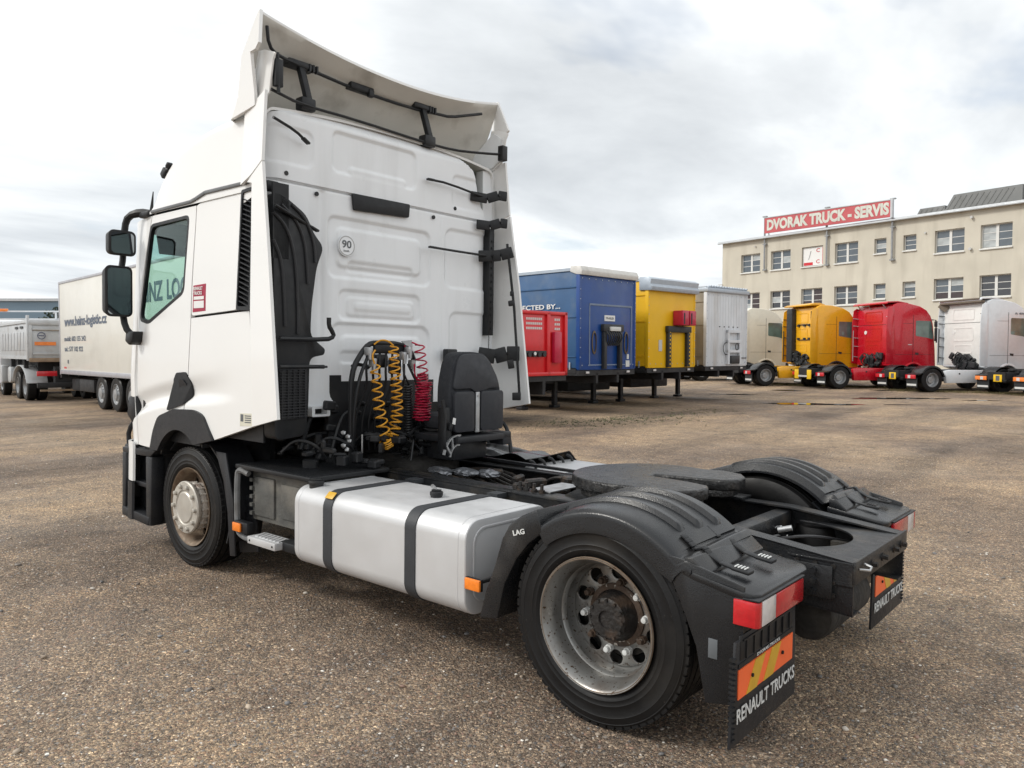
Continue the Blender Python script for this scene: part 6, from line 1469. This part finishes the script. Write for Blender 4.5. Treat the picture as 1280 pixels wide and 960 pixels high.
mb = MB(); mb.bb(.9, 1.4, .02, .03, 2.52, 2.60); mb.bb(1.8, 2.3, .02, .03, 2.52, 2.60); part('dark_slot', mb, fblk, bd_)
mb = MB(); mb.bb(-.3, 7.4, -1.65, -1.5, .75, 1.1); mb.bb(-.3, 7.4, -.95, -.8, .75, 1.1); mb.bb(-.4, -.3, -2.3, -.15, .48, .66, .01); mb.bb(-.3, 0, -1.7, -.7, .6, 1.2)
for x in (1.0, 2.2, 3.4): mb.bb(x, x+.12, -.15, -.02, 1.15, 1.45); mb.bb(x+.2, x+.3, -.15, -.05, 1.2, 1.4)
mb.bb(.8, 6, -2.0, -.4, .6, 1.35); part('chassis_frame', mb, fdark, t6)
mb = MB(); mb.bb(-.36, -.28, -.75, -.15, .88, 1.05, .01); part('tail_lamp', mb, lampr, t6); mb = MB(); mb.bar((-.55, -.2, .40), (-.55, -2.2, .40), .06, .06); mb.bb(-.56, -.5, -1.35, -1.25, .4, .95); part('underrun_bar', mb, bare, t6)
for x in (1.05, 2.40):
    fwheel(t6, x, -.18, 1); fwheel(t6, x, -2.3, -1)
mb = MB(); o_ = [(1.72+1.30*math.cos(a), .52+.72*math.sin(a)) for a in np.linspace(rad(8), rad(172), 22)]; i_ = [(1.72+1.27*math.cos(a), .52+.69*math.sin(a)) for a in np.linspace(rad(172), rad(8), 22)]
mb.prism(o_+i_, 'y', -.62, .03, bev=.01); part('rear_mudguard', mb, silv, t6)
mb = MB(); mb.prism(rrect(3.5, 4.1, .55, 1.15, .2), 'y', -.6, 0, bev=.04); part('fuel_tank', mb, silv, t6)
fwheel(t6, 5.6, -.18, 1, True); fwheel(t6, 5.6, -2.3, -1, True)
mb = MB(); mb.prism([(5.75, .45), (5.75, 2.8), (6.1, 3.0), (7.2, 2.9), (7.6, 2.0), (7.7, .45)], 'y', -2.45, 0, bev=.08); cb_ = part('cab', mb, fwhite, t6); mb = MB(); mb.prism([(6.4, 1.75), (6.4, 2.5), (7.2, 2.5), (7.45, 1.8)], 'y', -.004, .008); mb.prism([(6.4, 1.75), (6.4, 2.5), (7.2, 2.5), (7.45, 1.8)], 'y', -2.458, -2.446); part('side_window', mb, fglass, cb_)
mb = MB(); mb.prism(rrect(5.0, 5.35, .5, 1.2, .1), 'y', -.2, .05, bev=.03); part('front_mudguard', mb, silv, t6)
# tall tipper trailer beyond, only its rails show
t7 = thing('tipper_trailer', 'pale tipper trailer with orange capped top rail behind the silver tipper', 'trailer', W(-23.5, 33.0), heading(1, .02))
mb = MB(); mb.bb(-4, 9, 0, 2.4, 1.4, 3.15, .03); b7 = part('tipper_body', mb, silv, t7)
mb = MB(); mb.bb(-4, 9, -.04, .02, 3.42, 3.48)
for k in range(6): mb.bb(-4+2.6*k, -3.93+2.6*k, -.03, .03, 3.1, 3.45)
rl_ = part('top_rail', mb, fwhite, b7)
for x in (1.45, 6.0): mb = MB(); mb.bb(x-.35, x+.35, -.06, .03, 3.44, 3.56, .01); part('orange_cap', mb, lampo, b7)
mb = MB(); mb.bb(-4, 9, .5, 1.9, .8, 1.4); part('trailer_frame', mb, fdark, t7)
for x in (-2.5, 5.5, 6.8): fwheel(t7, x, .2, -1, True); fwheel(t7, x, 2.2, 1, True)

# ------------------------------------------------ buildings
P0 = W(17.5, 64.0); bdir = (RT2*.58-FW2*.82); BYaw = math.atan2(bdir.y, bdir.x)
wallm = mat('weathered cream render', (0.57, 0.535, 0.455), .85, var=.09, vs=.5, dirt=((.36, .33, .27), .9, .50, .6, (1.4, 1.4, .22)), bump=(3, .3), spec=.2)
bld = thing('office_building', 'long three storey cream rendered service building with red sign on its roof edge', 'building', P0, BYaw)
mb = MB()
UP = [(1.89, 3.72), (4.72, 6.48), (7.44, 9.19), (10.15, 11.92), (13.11, 13.96), (15.13, 15.99), (17.18, 19.0), (19.94, 21.72)]
UP += [(22.9, 24.7), (25.7, 27.5), (28.5, 30.3)]
ZU = (8.15, 9.60); ZL = (5.15, 6.50); ZS_ = ((8.55, 9.57), (5.43, 6.47))
holes = []
wins = []
for i, (a, b) in enumerate(UP):
    small = i in (4, 5)
    for r_, (z0, z1) in enumerate((ZU, ZL)):
        if small: z0, z1 = ZS_[r_]
        wins.append((a, b, z0, z1, small, i, r_)); holes.append([(a, z0), (b, z0), (b, z1), (a, z1)])
mb = MB(); mb.prism([(0, 0), (34, 0), (34, 10.55), (0, 10.72)], 'y', 0, .35, holes=holes); fw2 = part('facade_wall', mb, wallm, bld)
mb = MB(); mb.bb(.0, 34, .8, 14, 0, 10.3); mb.bb(0, .35, .35, .8, 0, 10.5); part('building_core', mb, wallm, bld)
corn = mat('pale metal cornice', (.50, .52, .54), .5, metal=.2, var=.1, vs=2)
mb = MB(); mb.bar((-.25, -.06, 10.80), (34, -.06, 10.63), .42, .14, .02); mb.bar((-.25, -.30, 10.72), (34, -.30, 10.55), .14, .12, .03); part('cornice', mb, corn, bld)
framem = mat('white window frame', (.66, .66, .64), .5, var=.05); curt = mat('net curtain', (.42, .45, .46), .8, var=.3, vs=2)
panes = [mat('grey blue pane', (.10, .125, .15), .12, var=.4, vs=.8, spec=.8, coat=.5), mat('dark pane', (.035, .037, .045), .1, var=.5, vs=1, spec=.8, coat=.5), mat('dull reddish pane', (.06, .04, .042), .15, var=.5, vs=1, coat=.4)]
boxm = {}
def boxmesh(w, h, d=.02):
    k = (round(w, 3), round(h, 3))
    if k not in boxm: m_ = MB(); m_.bb(0, w, 0, d, 0, h); boxm[k] = m_.mesh('pane')
    return boxm[k]
random.seed(3)
for (a, b, z0, z1, small, i, r_) in wins:
    mb = MB(); w = b-a; t_ = .06
    mb.bb(a, a+t_, .20, .27, z0, z1); mb.bb(b-t_, b, .20, .27, z0, z1); mb.bb(a+t_, b-t_, .20, .27, z0, z0+t_); mb.bb(a+t_, b-t_, .20, .27, z1-t_, z1)
    nc = 1 if small else 2; nr = 3
    if nc == 2: mb.bb((a+b)/2-.08, (a+b)/2+.08, .18, .275, z0+t_, z1-t_)
    for q in range(1, nr+ (0 if small else 0)): zz_ = z0+t_+(z1-z0-2*t_)*q/nr; mb.bb(a+t_, b-t_, .21, .255, zz_-.018, zz_+.018)
    fr = part('window', mb, framem, bld)
    mb = MB(); mb.bb(a-.04, b+.04, -.10, .20, z0-.10, z0-.01, .01); part('sill', mb, framem, fr)
    cw = (w-2*t_-(.16 if nc == 2 else 0))/nc; ch = (z1-z0-2*t_)/nr
    cover = (i == 2 and r_ == 0); 
    for c_ in range(nc):
        x0 = a+t_+c_*(cw+.16)
        pale = (i == 7 and r_ == 0 and c_ == 0)
        for q in range(nr):
            if cover: continue
            m_ = curt if pale or random.random() < .10 else (panes[0] if (r_ == 0 or small or random.random() < .3) else panes[1 if i % 2 else 2])
            me = boxmesh(cw, ch-.036); o = D.objects.new('pane', me)
            if not me.materials: me.materials.append(panes[0])
            COL.objects.link(o); o.parent = fr; o.location = (x0, .225, z0+t_+ch*q+.018)
            o.material_slots[0].link = 'OBJECT'; o.material_slots[0].material = m_
    if cover:
        mb = MB(); mb.bb(a+.05, b-.05, .14, .17, z0+.05, z1-.05); pb = part('poster_board', mb, wdec, fr)
        mb = MB(); mb.bb(a+.1, a+.85, .13, .14, z0+.08, z0+.30); mb.bb(b-.12, b-.05, .13, .14, z0+.1, z1-.1); part('red_print', mb, lampr, pb)
        text('C', 'lettering', pb, lampr, (b-.62, .13, z1-.45), (1, 0, 0), (0, 0, 1), .28, .28, .005, .01); text('C', 'lettering', pb, lampr, (b-.62, .13, z0+.18), (1, 0, 0), (0, 0, 1), .28, .28, .005, .01)
        mb = MB(); mb.bar((a+.5, .135, z0+.5), (a+.7, .135, z1-.3), .01, .05); part('grey_print', mb, ddec, pb)
# vertical pipes, sign
for x, zt, zb in ((4.25, 12.35, 8.2), (9.6, 12.25, 8.1), (14.45, 12.1, 8.0)):
    mb = MB(); mb.cyl((x, -.18, zb), (x, -.18, zt), .07, n=10); mb.box((x, -.10, zb), (.30, .25, .10)); mb.box((x, -.10, 10.2), (.3, .25, .08)); mb.box((x, -.15, zt), (.35, .2, .08)); part('sign_post', mb, mat('grey post %g' % x, (.30, .31, .32), .5, metal=.3, var=.2), bld)
signred = mat('faded red sign board', (.50, .10, .11), .5, var=.14, vs=1.2); 
sg = thing('roof_sign', 'long faded red sign with white lettering along the roof edge', 'sign', P0, BYaw)
mb = MB(); mb.prism([(4.42, 11.0), (14.5, 10.86), (14.5, 11.98), (4.42, 12.18)], 'y', -.45, -.33); sb = part('sign_board', mb, signred, sg)
mb = MB(); mb.bar((4.38, -.39, 12.20), (14.54, -.39, 12.0), .18, .06); mb.bb(14.45, 14.6, -.5, -.3, 10.8, 12.1); part('sign_edge', mb, corn, sg)
sw = mat('aged sign lettering', (.60, .62, .56), .6, var=.12, vs=3)
text('DVORAK TRUCK - SERVIS', 'lettering', sb, sw, (4.65, -.455, 11.18), (1, 0, -.016), (0, 0, 1), .84, 9.7, .01, .05)
mb = MB()
for k in range(3): mb.bar((4.6+4.9*k, -.1, 10.8), (4.6+4.9*k, -.3, 11.9), .06, .06)
part('sign_bracket', mb, corn, sg)
roofm = mat('grey corrugated roof', (.20, .205, .205), .7, var=.12, vs=.8, dirt=((.12, .12, .11), 1.5, .5, .5))
mb = MB()
for (x, w_) in ((2.6, 1.4), (14.7, 2.2), (16.5, 5.0), (21.6, 5.5), (27.3, 5.0)):
    h_ = {2.6: .45, 14.7: .95, 16.5: 1.55, 21.6: 2.2, 27.3: 2.0}[x]
    mb.prism([(x, 10.5), (x+h_*.62, 10.55+h_), (x+w_, 10.55+h_), (x+w_, 10.5)], 'y', 1.8, 13); 
    for k in range(int(w_/.35)): mb.bar((x+.2+.35*k, 1.79, 10.6), (x+.2+h_*.62*.9+.35*k, 1.79, 10.5+h_*.95), .03, .03) if x+.2+h_*.62+.35*k < x+w_ else None
part('sawtooth_roof', mb, roofm, bld)
mb = MB(); mb.box((-.12, -.1, 7.35), (.4, .1, .06)); mb.cyl((3.3, -.1, 10.1), (3.3, -.1, 10.2), .05); mb.cyl((16.6, -.12, 9.55), (16.6, 0, 9.55), .06, n=8); mb.cyl((19.4, -.2, 8.2), (19.4, 0, 8.2), .09, n=8); mb.cyl((19.45, -.2, 10.15), (19.45, 0, 10.15), .09, n=8); part('wall_fitting', mb, fgrey, bld)
# distant shed on the left
bl = mat('blue grey cladding', (.165, .235, .30), .6, var=.06, vs=.2)
w0 = W(-120, 118); sh = thing('warehouse', 'long flat blue grey warehouse on the far left horizon', 'building', w0, heading(1, 0))
mb = MB(); mb.bb(0, 95, 0, 30, 0, 9.5); part('wall', mb, bl, sh); mb = MB(); mb.bb(-.3, 95.3, -.3, 30, 9.5, 9.9); part('roof_edge', mb, corn, sh)
mb = MB(); mb.bb(40, 95, -.2, .0, 4.9, 5.2); part('white_band', mb, corn, sh); mb = MB(); mb.bb(49.6, 51.0, -.4, 0, 7.4, 7.8); part('vent', mb, corn, sh)
ms_ = thing('mast', 'thin mast above the far warehouse', 'mast', W(-76.5, 114)); mb = MB(); mb.cyl((0, 0, 0), (0, 0, 13.2), .10, .05, n=8); part('pole', mb, corn, ms_)
# trees beyond the tipper
leaf = mat('dark foliage', (.035, .05, .03), .8, var=.4, vs=1.2); bark = mat('bark', (.09, .07, .05), .9, var=.3)
def tree(lat, dep, h, seed, label):
    t = thing('broadleaf_tree', label, 'tree', W(lat, dep), 0, 'low trees beyond the parked tippers'); r_ = random.Random(seed)
    mb = MB(); mb.tube([(0, 0, 0), (.1, 0, h*.3), (0, .1, h*.55)], [.16, .12, .06], 8)
    for k in range(6): a = r_.random()*6.28; mb.tube([(0, 0, h*(.3+.04*k)), (math.cos(a)*.6, math.sin(a)*.6, h*(.5+.04*k)), (math.cos(a)*1.1, math.sin(a)*1.1, h*(.6+.05*k))], [.06, .04, .02], 6)
    part('trunk', mb, bark, t)
    vs, fs = [], []
    for c in range(26):
        a = r_.random()*6.28; q = r_.random()**.5*h*.30; cx_, cy_, cz_ = math.cos(a)*q, math.sin(a)*q, h*(.50+.42*r_.random()*(1-q/(h*.5)))
        for k in range(90):
            d = Vector((r_.gauss(0, 1), r_.gauss(0, 1), r_.gauss(0, .8))); d = d.normalized()*(r_.random()**.4)*h*.13; p = Vector((cx_, cy_, cz_))+d
            u_ = Vector((r_.uniform(-1, 1), r_.uniform(-1, 1), r_.uniform(-1, 1))).normalized()*.09; v_ = u_.orthogonal().normalized()*.06; b0 = len(vs); vs += [p-u_, p+v_, p+u_, p-v_]; fs.append((b0, b0+1, b0+2, b0+3))
    me = D.meshes.new('crown'); me.from_pydata(vs, [], fs); put('crown', me, leaf, t)
tree(-22.5, 38.5, 4.5, 1, 'dark green tree crown showing between the tipper and the white box trailer'); tree(-25.9, 38.0, 4.0, 2, 'dark tree crown at the far left edge behind the tipper')
# sparse grass
gr1 = mat('yellowed grass', (.17, .14, .065), .8, var=.35, vs=3); gr2 = mat('thin green grass', (.085, .10, .045), .8, var=.35, vs=3)
def tufts(name, label, m, spots, n, seed, hgt=.09):
    r_ = random.Random(seed); vs, fs = [], []
    for _ in range(n):
        la, da, lb, db, wd = r_.choice(spots); t = r_.random(); p = W(la+(lb-la)*t+r_.gauss(0, wd*.5), da+(db-da)*t+r_.gauss(0, wd*.5))
        for k in range(4):
            a = r_.random()*6.28; d = Vector((math.cos(a), math.sin(a), 0)); h_ = hgt*r_.uniform(.5, 1.3); b0 = len(vs); q = p+d*r_.random()*.05; q.z = gz(q.x, q.y)
            vs += [q-d.cross(Vector((0, 0, 1)))*.008, q+d.cross(Vector((0, 0, 1)))*.008, q+d*.04+Vector((0, 0, h_))]; fs.append((b0, b0+1, b0+2))
    me = D.meshes.new(name); me.from_pydata(vs, [], fs); tag(put(name, me, m), label, kind='stuff')
tufts('grass', 'sparse dull green grass under the parked trailers', gr2, [(1.0, 17.2, 4.4, 20.2, 1.1), (2.5, 18.5, 6.0, 22.5, 1.0), (.8, 18, 3, 20, .8)], 420, 4, .035)
tufts('dry_grass', 'strip of yellowed dry grass before the parked tractor units', gr1, [(13, 38.5, 18, 34.2, .6), (16.5, 33.2, 22, 30.4, .55), (20, 30.4, 24, 28.5, .6), (13, 37, 16, 35.5, .5)], 4200, 5, .07)
